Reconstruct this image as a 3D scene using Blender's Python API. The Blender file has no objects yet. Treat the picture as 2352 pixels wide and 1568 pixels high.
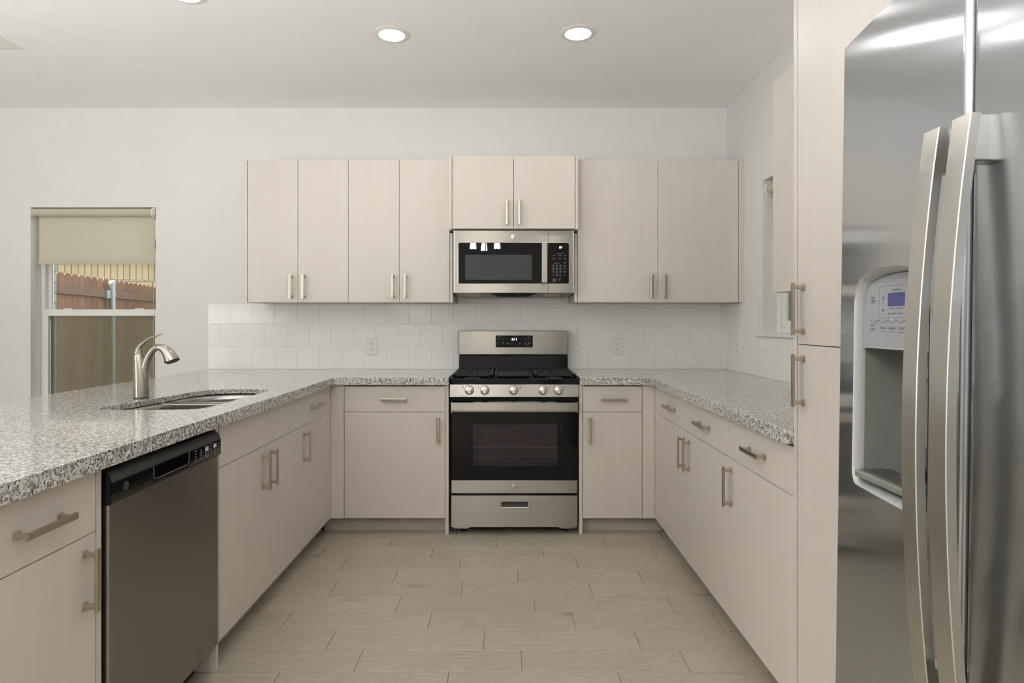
import bpy, bmesh, math, random
from mathutils import Matrix, Vector
random.seed(7)
PI = math.pi
S = bpy.context.scene
C = S.collection

# ------------------------------------------------------------------ camera
F_PX = 1420.0                     # focal length in pixels of the 2352 wide frame
H = 1.25                          # camera height
cam_d = bpy.data.cameras.new('camera')
cam = bpy.data.objects.new('camera', cam_d); C.objects.link(cam)
cam.location = (0, 0, H); cam.rotation_euler = (PI / 2, 0, 0)
cam_d.sensor_width = 36.0; cam_d.sensor_fit = 'HORIZONTAL'
cam_d.lens = F_PX * 36.0 / 2352.0
cam_d.shift_x = 10.0 / 2352.0
cam_d.shift_y = -45.0 / 2352.0
cam_d.clip_start = 0.02; cam_d.clip_end = 200
S.camera = cam

# ------------------------------------------------------------------ world, sun, daylight, exposure
S.view_settings.view_transform = 'Standard'
S.view_settings.look = 'None'
S.view_settings.gamma = 1.0
S.view_settings.use_curve_mapping = False
S.view_settings.exposure = -0.10
try:
    S.cycles.use_denoising = True
    S.cycles.denoiser = 'OPENIMAGEDENOISE'
    S.cycles.max_bounces = 10
    S.cycles.diffuse_bounces = 5
    S.cycles.glossy_bounces = 5
    S.cycles.transparent_max_bounces = 12
    S.cycles.sample_clamp_indirect = 6.0
    S.cycles.caustics_reflective = False
    S.cycles.caustics_refractive = False
except Exception:
    pass
W = bpy.data.worlds.new('sky'); S.world = W; W.use_nodes = True
wn = W.node_tree; wn.nodes.clear()
w_out = wn.nodes.new('ShaderNodeOutputWorld'); w_bg = wn.nodes.new('ShaderNodeBackground')
w_sky = wn.nodes.new('ShaderNodeTexSky')
try:
    w_sky.sky_type = 'NISHITA'
except Exception:
    pass
try:
    w_sky.sun_disc = False
    w_sky.sun_elevation = math.radians(48); w_sky.sun_rotation = math.radians(235)
    w_sky.air_density = 1.0; w_sky.dust_density = 2.0
except Exception:
    pass
w_hs = wn.nodes.new('ShaderNodeHueSaturation'); w_hs.inputs['Saturation'].default_value = 0.35
wn.links.new(w_sky.outputs[0], w_hs.inputs['Color']); wn.links.new(w_hs.outputs[0], w_bg.inputs[0]); w_bg.inputs[1].default_value = 0.7
wn.links.new(w_bg.outputs[0], w_out.inputs[0])

def light(name, typ, loc, rot, energy, color=(1, 1, 1), **kw):
    d = bpy.data.lights.new(name, typ); d.energy = energy; d.color = color
    for k, v in kw.items(): setattr(d, k, v)
    o = bpy.data.objects.new(name, d); C.objects.link(o); o.location = loc; o.rotation_euler = rot
    return o
sun = light('sun', 'SUN', (0, 0, 8), (0, 0, 0), 11.0, (1.0, 0.9, 0.74), angle=0.009)
sun.rotation_euler = Vector((0.62, 0.36, -0.72)).to_track_quat('-Z', 'Y').to_euler()
# area lamp added at assumed opening in unseen dining wall, standing in for daylight
light('opening_fill_dining', 'AREA', (-5.26, -1.45, 1.3), (PI / 2 + .2, 0, -PI / 2), 38, (0.88, 0.94, 1.0), shape='RECTANGLE', size=1.6, size_y=1.9)
# unseen upward fill lamp added behind the camera to brighten the ceiling
light('fill_uplight_rear', 'AREA', (-1.35, -0.7, 1.27), (PI, 0, 0), 265, (0.90, 0.96, 1.0), shape='DISK', size=0.6)
light('fill_uplight_dining', 'AREA', (-3.0, 1.5, 1.3), (PI - .1, 0, 0), 16, (0.90, 0.96, 1.0), shape='DISK', size=1.0)  # added upward fill lamp, no fixture stands on the dining side
# lamps added outside to brighten the reveals of the two windows
light('reveal_fill_dining', 'AREA', (-1.3, 6.0, 2.5), Vector((-1.95, -1.7, -1.0)).to_track_quat('-Z', 'Y').to_euler(), 60, (0.97, 0.98, 1.0), shape='RECTANGLE', size=1.2, size_y=1.2)
light('reveal_fill_side', 'AREA', (2.5, 2.0, 2.4), Vector((-0.95, 1.55, -0.8)).to_track_quat('-Z', 'Y').to_euler(), 26, (0.97, 0.98, 1.0), shape='RECTANGLE', size=0.9, size_y=0.9)
CAN_STRENGTH = 76.0

# ------------------------------------------------------------------ materials
def srgb(r, g, b):
    f = lambda c: (c / 255 / 12.92) if c / 255 <= 0.04045 else ((c / 255 + 0.055) / 1.055) ** 2.4
    return (f(r), f(g), f(b), 1)

class NT:
    def __init__(s, name):
        s.m = bpy.data.materials.new(name); s.m.use_nodes = True; s.t = s.m.node_tree
        s.bsdf = s.t.nodes['Principled BSDF']; s.out = s.t.nodes['Material Output']
    def n(s, typ, **kw):
        x = s.t.nodes.new(typ)
        for k, v in kw.items():
            if k.startswith('i_'): x.inputs[k[2:].replace('_', ' ')].default_value = v
            else: setattr(x, k, v)
        return x
    def l(s, a, b): s.t.links.new(a, b)
    def set(s, **kw):
        for k, v in kw.items(): s.bsdf.inputs[k.replace('_', ' ')].default_value = v
        return s
    def coords(s, scale=(1, 1, 1), kind='Object'):
        tc = s.n('ShaderNodeTexCoord'); mp = s.n('ShaderNodeMapping')
        mp.inputs['Scale'].default_value = scale
        s.l(tc.outputs[kind], mp.inputs['Vector']); return mp.outputs['Vector']
    def noise(s, vec, scale, detail=3, rough=0.5, dist=0.0):
        x = s.n('ShaderNodeTexNoise'); s.l(vec, x.inputs['Vector'])
        x.inputs['Scale'].default_value = scale; x.inputs['Detail'].default_value = detail
        x.inputs['Roughness'].default_value = rough; x.inputs['Distortion'].default_value = dist
        return x.outputs['Fac']
    def ramp(s, fac, stops, interp='LINEAR'):
        r = s.n('ShaderNodeValToRGB'); r.color_ramp.interpolation = interp
        e = r.color_ramp.elements
        while len(e) < len(stops): e.new(0.5)
        for k, (p, c) in enumerate(stops): e[k].position = p; e[k].color = c
        s.l(fac, r.inputs['Fac']); return r.outputs['Color']
    def mix(s, a, b, fac, mode='MIX'):
        x = s.n('ShaderNodeMix', data_type='RGBA', blend_type=mode)
        for sock, v in ((x.inputs['Factor'], fac), (x.inputs['A'], a), (x.inputs['B'], b)): pass
        def put(idx, v):
            if hasattr(v, 'is_linked') or hasattr(v, 'links'): s.l(v, x.inputs[idx])
            else: x.inputs[idx].default_value = v
        put(0, fac); put(6, a); put(7, b)
        return x.outputs[2]
    def bump(s, h, strength=0.1, dist=0.001):
        b = s.n('ShaderNodeBump'); b.inputs['Strength'].default_value = strength; b.inputs['Distance'].default_value = dist
        s.l(h, b.inputs['Height']); s.l(b.outputs['Normal'], s.bsdf.inputs['Normal'])
    def color(s, sock): s.l(sock, s.bsdf.inputs['Base Color'])

def plain(name, col, rough=0.5, metal=0.0, vary=0.04, scale=30, **kw):
    t = NT(name); t.set(Roughness=rough, Metallic=metal, **kw)
    v = t.coords()
    n = t.noise(v, scale, 3)
    lo = tuple(c * (1 - vary) for c in col[:3]) + (1,); hi = tuple(min(1, c * (1 + vary)) for c in col[:3]) + (1,)
    t.color(t.ramp(n, [(0.3, lo), (0.7, hi)]))
    return t.m

def emit(name, col, strength):
    t = NT(name); t.set(Base_Color=col, Roughness=0.4)
    t.bsdf.inputs['Emission Color'].default_value = col; t.bsdf.inputs['Emission Strength'].default_value = strength
    return t.m

def laminate(name, a, b, rough=0.4):
    t = NT(name); t.set(Roughness=rough)
    info = t.n('ShaderNodeObjectInfo')
    tc = t.n('ShaderNodeTexCoord'); add = t.n('ShaderNodeVectorMath', operation='ADD')
    sc = t.n('ShaderNodeVectorMath', operation='SCALE'); sc.inputs[0].default_value = (7.3, 5.1, 9.7)
    t.l(info.outputs['Random'], sc.inputs['Scale'])
    t.l(tc.outputs['Object'], add.inputs[0]); t.l(sc.outputs[0], add.inputs[1])
    m1 = t.n('ShaderNodeMapping'); m1.inputs['Scale'].default_value = (300, 300, 3.0); t.l(add.outputs[0], m1.inputs['Vector'])
    m2 = t.n('ShaderNodeMapping'); m2.inputs['Scale'].default_value = (14, 14, 0.7); t.l(add.outputs[0], m2.inputs['Vector'])
    n1 = t.noise(m1.outputs[0], 1.0, 4, 0.65); n2 = t.noise(m2.outputs[0], 1.0, 4, 0.6, 0.6)
    base = t.ramp(n1, [(0.28, a), (0.72, b)])
    soft = t.ramp(n2, [(0.3, (0.975, 0.972, 0.97, 1)), (0.7, (1, 1, 1, 1))])
    t.color(t.mix(base, soft, 1.0, 'MULTIPLY'))
    t.bump(n1, 0.05, 0.0004)
    return t.m

def granite(name):
    t = NT(name); t.set(Roughness=0.08)
    v = t.coords()
    base = t.ramp(t.noise(v, 75, 3, 0.6), [(0.36, srgb(158, 156, 152)), (0.48, srgb(205, 202, 196)), (0.62, srgb(232, 230, 224))])
    def off(dx):
        m = t.n('ShaderNodeMapping'); m.inputs['Location'].default_value = (dx, dx * 1.7, -dx); t.l(v, m.inputs['Vector']); return m.outputs[0]
    grey = t.ramp(t.noise(off(3.1), 125, 2.5, 0.6), [(0.535, (0, 0, 0, 1)), (0.605, (1, 1, 1, 1))])
    dark = t.ramp(t.noise(off(7.7), 175, 2, 0.55), [(0.575, (0, 0, 0, 1)), (0.625, (1, 1, 1, 1))])
    tan = t.ramp(t.noise(off(11.3), 60, 2, 0.5), [(0.66, (0, 0, 0, 1)), (0.72, (1, 1, 1, 1))])
    c = t.mix(base, srgb(186, 168, 148), tan)
    c = t.mix(c, srgb(112, 110, 108), grey); c = t.mix(c, srgb(40, 41, 46), dark)
    t.color(c)
    return t.m

def steel(name, col, rough=0.26, aniso=0.75, rot=0.0, grain=(2, 2, 900)):
    t = NT(name); t.set(Metallic=1.0, Roughness=rough, Anisotropic=aniso, Anisotropic_Rotation=rot)
    tg = t.n('ShaderNodeTangent', direction_type='RADIAL', axis='Z'); t.l(tg.outputs[0], t.bsdf.inputs['Tangent'])
    n = t.noise(t.coords(grain), 1.0, 3, 0.6)
    lo = tuple(c * 0.99 for c in col[:3]) + (1,)
    t.color(t.ramp(n, [(0.3, lo), (0.7, col)]))
    r = t.n('ShaderNodeMapRange'); r.inputs['To Min'].default_value = rough * 0.97; r.inputs['To Max'].default_value = rough * 1.03
    t.l(n, r.inputs['Value']); t.l(r.outputs[0], t.bsdf.inputs['Roughness'])
    return t.m

def glass_pane(name, tint=(1, 1, 1, 1), rough=0.0):
    t = NT(name); t.t.nodes.remove(t.bsdf)
    tr = t.n('ShaderNodeBsdfTransparent'); tr.inputs['Color'].default_value = tint
    gl = t.n('ShaderNodeBsdfGlossy'); gl.inputs['Roughness'].default_value = rough
    fr = t.n('ShaderNodeFresnel'); fr.inputs['IOR'].default_value = 1.45
    mx = t.n('ShaderNodeMixShader')
    t.l(fr.outputs[0], mx.inputs[0]); t.l(tr.outputs[0], mx.inputs[1]); t.l(gl.outputs[0], mx.inputs[2])
    t.l(mx.outputs[0], t.out.inputs['Surface'])
    return t.m

def screen_mesh(name):
    t = NT(name); t.t.nodes.remove(t.bsdf)
    tr = t.n('ShaderNodeBsdfTransparent'); df = t.n('ShaderNodeBsdfDiffuse'); df.inputs['Color'].default_value = srgb(150, 142, 116)
    v = t.coords((1, 1, 1))
    n = t.noise(v, 60, 2)
    mr = t.n('ShaderNodeMapRange'); mr.inputs['To Min'].default_value = 0.36; mr.inputs['To Max'].default_value = 0.44
    t.l(n, mr.inputs['Value'])
    mx = t.n('ShaderNodeMixShader'); t.l(mr.outputs[0], mx.inputs[0])
    t.l(tr.outputs[0], mx.inputs[1]); t.l(df.outputs[0], mx.inputs[2]); t.l(mx.outputs[0], t.out.inputs['Surface'])
    return t.m

def plank_material(name):
    t = NT(name); t.set(Roughness=0.42)
    at = t.n('ShaderNodeAttribute', attribute_name='plank')     # rgb = random numbers of each plank
    sc = t.n('ShaderNodeVectorMath', operation='SCALE'); sc.inputs['Scale'].default_value = 30.0; t.l(at.outputs['Color'], sc.inputs[0])
    tc = t.n('ShaderNodeTexCoord'); ad = t.n('ShaderNodeVectorMath', operation='ADD')
    t.l(tc.outputs['Object'], ad.inputs[0]); t.l(sc.outputs[0], ad.inputs[1])
    m1 = t.n('ShaderNodeMapping'); m1.inputs['Scale'].default_value = (2.4, 8.5, 1); t.l(ad.outputs[0], m1.inputs['Vector'])
    m2 = t.n('ShaderNodeMapping'); m2.inputs['Scale'].default_value = (9, 170, 1); t.l(ad.outputs[0], m2.inputs['Vector'])
    m3 = t.n('ShaderNodeMapping'); m3.inputs['Scale'].default_value = (3.0, 7.0, 1); t.l(ad.outputs[0], m3.inputs['Vector'])
    n1 = t.noise(m1.outputs[0], 1.0, 1.5, 0.45, 0.25)
    mul = t.n('ShaderNodeMath', operation='MULTIPLY'); mul.inputs[1].default_value = 17.0; t.l(n1, mul.inputs[0])
    fra = t.n('ShaderNodeMath', operation='FRACT'); t.l(mul.outputs[0], fra.inputs[0])
    rings = t.ramp(fra.outputs[0], [(0.0, (0.92, 0.915, 0.91, 1)), (0.25, (0.985, 0.985, 0.985, 1)), (0.72, (1.0, 1.0, 1.0, 1)), (0.88, (1.07, 1.07, 1.065, 1)), (1.0, (0.92, 0.915, 0.91, 1))])
    fine = t.noise(m2.outputs[0], 1.0, 4, 0.7)
    base = t.ramp(fine, [(0.25, srgb(165, 154, 138)), (0.75, srgb(191, 181, 165))])
    blotch = t.ramp(t.noise(m3.outputs[0], 1.0, 3, 0.6), [(0.25, (0.93, 0.93, 0.94, 1)), (0.7, (1, 1, 1, 1))])
    sep = t.n('ShaderNodeSeparateColor'); t.l(at.outputs['Color'], sep.inputs[0])
    tone = t.ramp(sep.outputs[0], [(0.0, (0.92, 0.92, 0.93, 1)), (0.5, (0.97, 0.965, 0.96, 1)), (1.0, (1.0, 0.985, 0.965, 1))])
    c = t.mix(base, rings, 1.0, 'MULTIPLY'); c = t.mix(c, blotch, 1.0, 'MULTIPLY'); c = t.mix(c, tone, 1.0, 'MULTIPLY')
    # a few dark knots
    vo = t.n('ShaderNodeTexVoronoi'); mk = t.n('ShaderNodeMapping'); mk.inputs['Scale'].default_value = (1.3, 4.2, 1)
    t.l(ad.outputs[0], mk.inputs['Vector']); t.l(mk.outputs[0], vo.inputs['Vector']); vo.inputs['Scale'].default_value = 1.0
    kn = t.ramp(vo.outputs['Distance'], [(0.0, (0.62, 0.6, 0.58, 1)), (0.035, (0.76, 0.74, 0.72, 1)), (0.10, (1, 1, 1, 1))])
    t.color(t.mix(c, kn, 1.0, 'MULTIPLY'))
    t.bump(fine, 0.08, 0.0006)
    return t.m

def fence_wood(name, a, b):
    t = NT(name); t.set(Roughness=0.85)
    info = t.n('ShaderNodeObjectInfo')
    v = t.coords((60, 60, 2.0))
    n = t.noise(v, 1.0, 4, 0.6)
    base = t.ramp(n, [(0.25, a), (0.75, b)])
    tone = t.ramp(info.outputs['Random'], [(0.0, (0.66, 0.64, 0.64, 1)), (0.5, (0.9, 0.86, 0.82, 1)), (1.0, (1.1, 1.04, 0.98, 1))])
    t.color(t.mix(base, tone, 1.0, 'MULTIPLY'))
    return t.m

def brick_material(name, brick_a, brick_b, mortar, w, h, offset=0.5, plane='XZ'):
    t = NT(name); t.set(Roughness=0.9)
    tc = t.n('ShaderNodeTexCoord'); sep = t.n('ShaderNodeSeparateXYZ'); cmb = t.n('ShaderNodeCombineXYZ')
    t.l(tc.outputs['Object'], sep.inputs[0])
    t.l(sep.outputs[0 if plane == 'XZ' else 1], cmb.inputs[0]); t.l(sep.outputs[2], cmb.inputs[1])
    b = t.n('ShaderNodeTexBrick'); t.l(cmb.outputs[0], b.inputs['Vector'])
    b.offset = offset; b.inputs['Color1'].default_value = brick_a; b.inputs['Color2'].default_value = brick_b
    b.inputs['Mortar'].default_value = mortar; b.inputs['Scale'].default_value = 1.0
    b.inputs['Mortar Size'].default_value = 0.005; b.inputs['Brick Width'].default_value = w; b.inputs['Row Height'].default_value = h
    t.color(b.outputs['Color'])
    return t.m

M = {}
M['wall'] = plain('wall_paint', srgb(229, 227, 224), 0.7, vary=0.012, scale=6)
M['ceiling'] = plain('ceiling_paint', srgb(249, 248, 246), 0.8, vary=0.012, scale=6)
M['trim'] = plain('white_trim', srgb(236, 235, 230), 0.45, vary=0.01)
M['tile'] = plain('white_tile', srgb(242, 241, 238), 0.12, vary=0.015, scale=9)
M['grout'] = plain('grout', srgb(226, 223, 217), 0.85, vary=0.03, scale=80)
M['floor'] = plank_material('plank_tile')
M['floor_grout'] = plain('floor_grout', srgb(124, 102, 84), 0.9, vary=0.1, scale=40)
M['lam'] = laminate('pale_laminate', srgb(210, 201, 192), srgb(215, 206, 197))
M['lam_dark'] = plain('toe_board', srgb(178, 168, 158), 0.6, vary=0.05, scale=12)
M['cavity'] = plain('cabinet_inside', srgb(120, 104, 92), 0.8)
M['granite'] = granite('speckled_granite')
M['nickel'] = plain('brushed_nickel', srgb(186, 177, 164), 0.3, 1.0, 0.01)
M['faucet'] = plain('faucet_nickel', srgb(166, 158, 149), 0.3, 1.0, 0.01)
M['steel'] = steel('brushed_steel', srgb(164, 159, 152), 0.26, 1.0, 0.25)
M['fridge'] = steel('fridge_steel', srgb(190, 194, 198), 0.15, 1.0, 0.0, (900, 900, 2))
M['slate'] = steel('slate_steel', srgb(146, 139, 132), 0.34, 0.6, 0.25)
M['chrome'] = plain('satin_chrome', srgb(214, 211, 205), 0.22, 1.0, 0.02)
M['sink'] = steel('sink_steel', srgb(170, 167, 162), 0.3, 0.5, 0.0)
M['black'] = plain('black_enamel', srgb(14, 14, 14), 0.10, vary=0.05, Specular_IOR_Level=0.25)
M['gloss'] = plain('black_glass', srgb(9, 9, 9), 0.015, vary=0.03, Specular_IOR_Level=0.2)
M['matte'] = plain('black_matte', srgb(44, 42, 42), 0.5, vary=0.05)
M['iron'] = plain('cast_iron', srgb(28, 27, 26), 0.5, vary=0.12, scale=120, Specular_IOR_Level=0.3)
M['deep'] = plain('black_void', srgb(10, 10, 10), 0.9)
M['grey_plastic'] = plain('grey_plastic', srgb(146, 147, 150), 0.35, vary=0.02)
M['dispenser'] = plain('dispenser_lining', srgb(112, 113, 106), 0.35, vary=0.03)
M['silver'] = plain('silver_plastic', srgb(172, 172, 170), 0.38, 0.3, 0.02)
M['white_plastic'] = plain('white_plastic', srgb(232, 230, 224), 0.35, vary=0.01)
M['slot'] = plain('dark_slot', srgb(48, 46, 42), 0.7)
M['print_white'] = plain('white_print', srgb(205, 208, 212), 0.6, vary=0.0)
M['print_dark'] = plain('dark_print', srgb(78, 80, 86), 0.6, vary=0.0)
M['key'] = plain('key_blue', srgb(26, 36, 54), 0.35, vary=0.02)
M['lcd'] = plain('violet_display', srgb(58, 55, 108), 0.12, vary=0.03)
M['digits'] = emit('lit_digits', (0.93, 0.97, 1.0, 1), 2.2)
M['lamp'] = emit('lamp_lens', (1.0, 0.97, 0.93, 1), CAN_STRENGTH)
M['shade_lit'] = emit('lit_shade', (1.0, 0.93, 0.86, 1), 75.0)
M['fabric'] = None
M['glass'] = glass_pane('window_glass', (0.93, 0.97, 0.95, 1))
M['screen'] = screen_mesh('insect_screen')
M['fence'] = fence_wood('fence_wood', srgb(114, 80, 58), srgb(160, 118, 90))
M['rail'] = fence_wood('rail_wood', srgb(96, 74, 60), srgb(134, 106, 88))
M['galv'] = plain('galvanised', srgb(168, 178, 178), 0.4, 0.7, 0.1, 40)
M['brick'] = brick_material('tan_brick', srgb(206, 190, 156), srgb(194, 176, 142), srgb(116, 108, 98), 0.203, 0.077)
M['soldier'] = brick_material('tan_brick_upright', srgb(208, 192, 158), srgb(194, 176, 142), srgb(112, 104, 94), 0.079, 0.2527, 0.0)
M['brick_grey'] = brick_material('grey_brick', srgb(176, 168, 156), srgb(150, 142, 132), srgb(110, 106, 100), 0.203, 0.077, 0.5, 'YZ')
M['ground'] = plain('dry_ground', srgb(128, 118, 88), 0.95, vary=0.2, scale=9)
M['siding'] = plain('blue_siding', srgb(112, 128, 140), 0.8, vary=0.08, scale=5)
M['filter'] = plain('grease_filter', srgb(170, 162, 150), 0.4, 0.8, 0.3, 300)
M['mesh_grey'] = plain('oven_screen', srgb(66, 66, 66), 0.03, vary=0.06, scale=400, Specular_IOR_Level=0.2)

def blind_fabric():
    t = NT('blind_fabric'); t.t.nodes.remove(t.bsdf)
    n = t.noise(t.coords((300, 300, 300)), 1.0, 2)
    col = t.ramp(n, [(0.3, srgb(222, 215, 196)), (0.7, srgb(231, 225, 207))])
    d = t.n('ShaderNodeBsdfDiffuse'); tl = t.n('ShaderNodeBsdfTranslucent'); mx = t.n('ShaderNodeMixShader')
    t.l(col, d.inputs['Color']); t.l(col, tl.inputs['Color']); mx.inputs[0].default_value = 0.35
    t.l(d.outputs[0], mx.inputs[1]); t.l(tl.outputs[0], mx.inputs[2]); t.l(mx.outputs[0], t.out.inputs['Surface'])
    return t.m
M['fabric'] = blind_fabric()

def oven_glass():
    t = NT('oven_window'); t.set(Roughness=0.06, Specular_IOR_Level=0.2)
    n = t.noise(t.coords((6, 6, 9)), 1.0, 2, 0.5, 0.8)
    n2 = t.noise(t.coords((2.2, 2.2, 14)), 1.0, 2)
    hue = t.ramp(n, [(0.25, srgb(36, 44, 34)), (0.42, srgb(44, 36, 50)), (0.55, srgb(54, 42, 34)), (0.68, srgb(34, 38, 54)), (0.85, srgb(40, 48, 40))])  # rainbow sheen of the glass mixed into its base colour
    t.color(t.mix(hue, srgb(28, 27, 27), t.ramp(n2, [(0.35, (0, 0, 0, 1)), (0.7, (0.8, 0.8, 0.8, 1))])))
    return t.m
M['oven_glass'] = oven_glass()

# ------------------------------------------------------------------ mesh helpers (all shapes are given in world coordinates)
def box(bm, x0, x1, y0, y1, z0, z1):
    x0, x1 = min(x0, x1), max(x0, x1); y0, y1 = min(y0, y1), max(y0, y1); z0, z1 = min(z0, z1), max(z0, z1)
    v = [bm.verts.new(p) for p in ((x0, y0, z0), (x1, y0, z0), (x1, y1, z0), (x0, y1, z0), (x0, y0, z1), (x1, y0, z1), (x1, y1, z1), (x0, y1, z1))]
    for f in ((0, 3, 2, 1), (4, 5, 6, 7), (0, 1, 5, 4), (1, 2, 6, 5), (2, 3, 7, 6), (3, 0, 4, 7)):
        bm.faces.new([v[i] for i in f])
    return v

def loft(bm, rings, closed=True, cap=True):
    rs = [[bm.verts.new(p) for p in r] for r in rings]
    n = len(rs[0])
    for a, b in zip(rs, rs[1:]):
        for i in range(n if closed else n - 1):
            j = (i + 1) % n
            try: bm.faces.new((a[i], a[j], b[j], b[i]))
            except ValueError: pass
    if cap and closed:
        for r in (rs[0][::-1], rs[-1]):
            try: bm.faces.new(r)
            except ValueError: pass
    return rs

def prism(bm, poly, axis, a, b):
    """poly: 2-D points in the two other axes in order (for x: (y,z); y: (x,z); z: (x,y))."""
    def P(p, t):
        return {'x': (t, p[0], p[1]), 'y': (p[0], t, p[1]), 'z': (p[0], p[1], t)}[axis]
    loft(bm, [[P(p, a) for p in poly], [P(p, b) for p in poly]])

def tube(bm, pts, radii, seg=14, squash=None, cap=True):
    pts = [Vector(p) for p in pts]
    if not hasattr(radii, '__len__'): radii = [radii] * len(pts)
    rings = []; up = None
    for i, p in enumerate(pts):
        t = (pts[min(i + 1, len(pts) - 1)] - pts[max(i - 1, 0)]).normalized()
        if up is None:
            up = t.orthogonal().normalized() if squash is None else Vector(squash)
        up = (up - t * up.dot(t)).normalized(); side = t.cross(up)
        r = radii[i]; ra, rb = r if hasattr(r, '__len__') else (r, r)
        rings.append([tuple(p + up * (ra * math.cos(2 * PI * k / seg)) + side * (rb * math.sin(2 * PI * k / seg))) for k in range(seg)])
    loft(bm, rings, True, cap)

def lathe(bm, c, prof, axis='z', seg=28):
    """prof: (radius, height along the axis) from the centre point c."""
    rings = []
    for r, h in prof:
        ring = []
        for k in range(seg):
            a = 2 * PI * k / seg; u, v = r * math.cos(a), r * math.sin(a)
            ring.append({'z': (c[0] + u, c[1] + v, c[2] + h), 'y': (c[0] + u, c[1] + h, c[2] + v), 'x': (c[0] + h, c[1] + u, c[2] + v)}[axis])
        rings.append(ring)
    loft(bm, rings)

def rrect(u0, u1, v0, v1, r, n=5):
    out = []
    for cu, cv, a0 in ((u1 - r, v1 - r, 0), (u0 + r, v1 - r, PI / 2), (u0 + r, v0 + r, PI), (u1 - r, v0 + r, 3 * PI / 2)):
        for k in range(n + 1):
            a = a0 + PI / 2 * k / n; out.append((cu + r * math.cos(a), cv + r * math.sin(a)))
    return out

def smooth_curve(pts, n=6):
    P = [Vector(p) for p in pts]; out = []
    for i in range(len(P) - 1):
        p0, p1, p2, p3 = P[max(i - 1, 0)], P[i], P[i + 1], P[min(i + 2, len(P) - 1)]
        for k in range(n):
            t = k / n
            out.append(0.5 * ((2 * p1) + (-p0 + p2) * t + (2 * p0 - 5 * p1 + 4 * p2 - p3) * t * t + (-p0 + 3 * p1 - 3 * p2 + p3) * t ** 3))
    out.append(P[-1]); return out

def interp(vals, n=6):
    out = []
    for a, b in zip(vals, vals[1:]):
        for k in range(n): out.append(a + (b - a) * k / n)
    out.append(vals[-1]); return out

_dg = bpy.context.evaluated_depsgraph_get
FACING = {'back': Matrix(((1, 0, 0, 0), (0, 0, -1, 0), (0, 1, 0, 0), (0, 0, 0, 1))),       # read while looking along +Y
          'right': Matrix(((0, 0, -1, 0), (-1, 0, 0, 0), (0, 1, 0, 0), (0, 0, 0, 1))),      # on a face that looks to -X
          'left': Matrix(((0, 0, 1, 0), (1, 0, 0, 0), (0, 1, 0, 0), (0, 0, 0, 1)))}         # on a face that looks to +X
_text_cache = {}
def text(bm, s, size, loc, facing='back', align='CENTER', sx=1.0, shear=0.0, bold=0.0):
    cu = bpy.data.curves.new('lettering', 'FONT'); cu.body = s; cu.size = size; cu.align_x = align; cu.align_y = 'CENTER'
    cu.resolution_u = 3; cu.shear = shear; cu.offset = bold
    o = bpy.data.objects.new('lettering', cu); C.objects.link(o)
    bpy.context.view_layer.update()
    me = bpy.data.meshes.new_from_object(o.evaluated_get(_dg()))
    me.transform(Matrix.Translation(loc) @ FACING[facing] @ Matrix.Diagonal((sx, 1, 1, 1)))
    bm.from_mesh(me)
    bpy.data.objects.remove(o); bpy.data.curves.remove(cu); bpy.data.meshes.remove(me)

# ------------------------------------------------------------------ object helpers
def origin_of(o):
    p = Vector((0, 0, 0))
    while o is not None:
        p += o.location; o = o.parent
    return p

def tag(o, label=None, cat=None, group=None, kind=None):
    if label: o['label'] = label
    if cat: o['category'] = cat
    if group: o['group'] = group
    if kind: o['kind'] = kind
    return o

def thing(name, label, cat, loc, group=None, kind=None):
    o = bpy.data.objects.new(name, None); C.objects.link(o); o.location = loc
    o.empty_display_size = 0.05
    return tag(o, label, cat, group, kind)

def obj(name, bm, mat, parent=None, bevel=0.0, smooth=False, label=None, seg=2, at=None):
    bmesh.ops.recalc_face_normals(bm, faces=bm.faces[:])
    me = bpy.data.meshes.new(name)
    org = origin_of(parent) if parent is not None else Vector(at or (0, 0, 0))
    if org.length > 0: bmesh.ops.translate(bm, verts=bm.verts[:], vec=-org)
    bm.to_mesh(me); bm.free()
    for m_ in (mat if isinstance(mat, list) else [mat]): me.materials.append(m_)
    o = bpy.data.objects.new(name, me); C.objects.link(o)
    if parent is not None: o.parent = parent
    else: o.location = org
    if smooth:
        for p in me.polygons: p.use_smooth = True
        try: me.set_sharp_from_angle(angle=math.radians(40))
        except Exception: pass
    if bevel:
        b = o.modifiers.new('edge', 'BEVEL'); b.width = bevel; b.segments = seg; b.limit_method = 'ANGLE'; b.angle_limit = math.radians(40)
        b.harden_normals = False
    if label: o['label'] = label
    return o

def BM(): return bmesh.new()
def boxes(*bs):
    bm = BM()
    for b in bs: box(bm, *b)
    return bm
def structure(name, bm, mat, bevel=0.0, label=None, **kw):
    o = obj(name, bm, mat, None, bevel, **kw); o['kind'] = 'structure'
    if label: o['label'] = label
    return o

# ------------------------------------------------------------------ key planes of the room (metres, camera foot at the origin)
Y_WALL, Y_TILE = 4.26, 4.25
X_RIGHT, X_RTILE = 1.506, 1.496
CEIL = 2.723
Y_BASE, X_LBASE, X_RBASE = 3.632, -1.041, 0.865          # door planes of the three base runs
Y_UP, Y_UPM = 3.936, 3.843                               # door planes of the wall cabinets
Z_TOP, Z_UND = 0.925, 0.882                              # granite top and underside
XL, YR = -5.3, -4.5                                      # far ends of the open room behind

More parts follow.
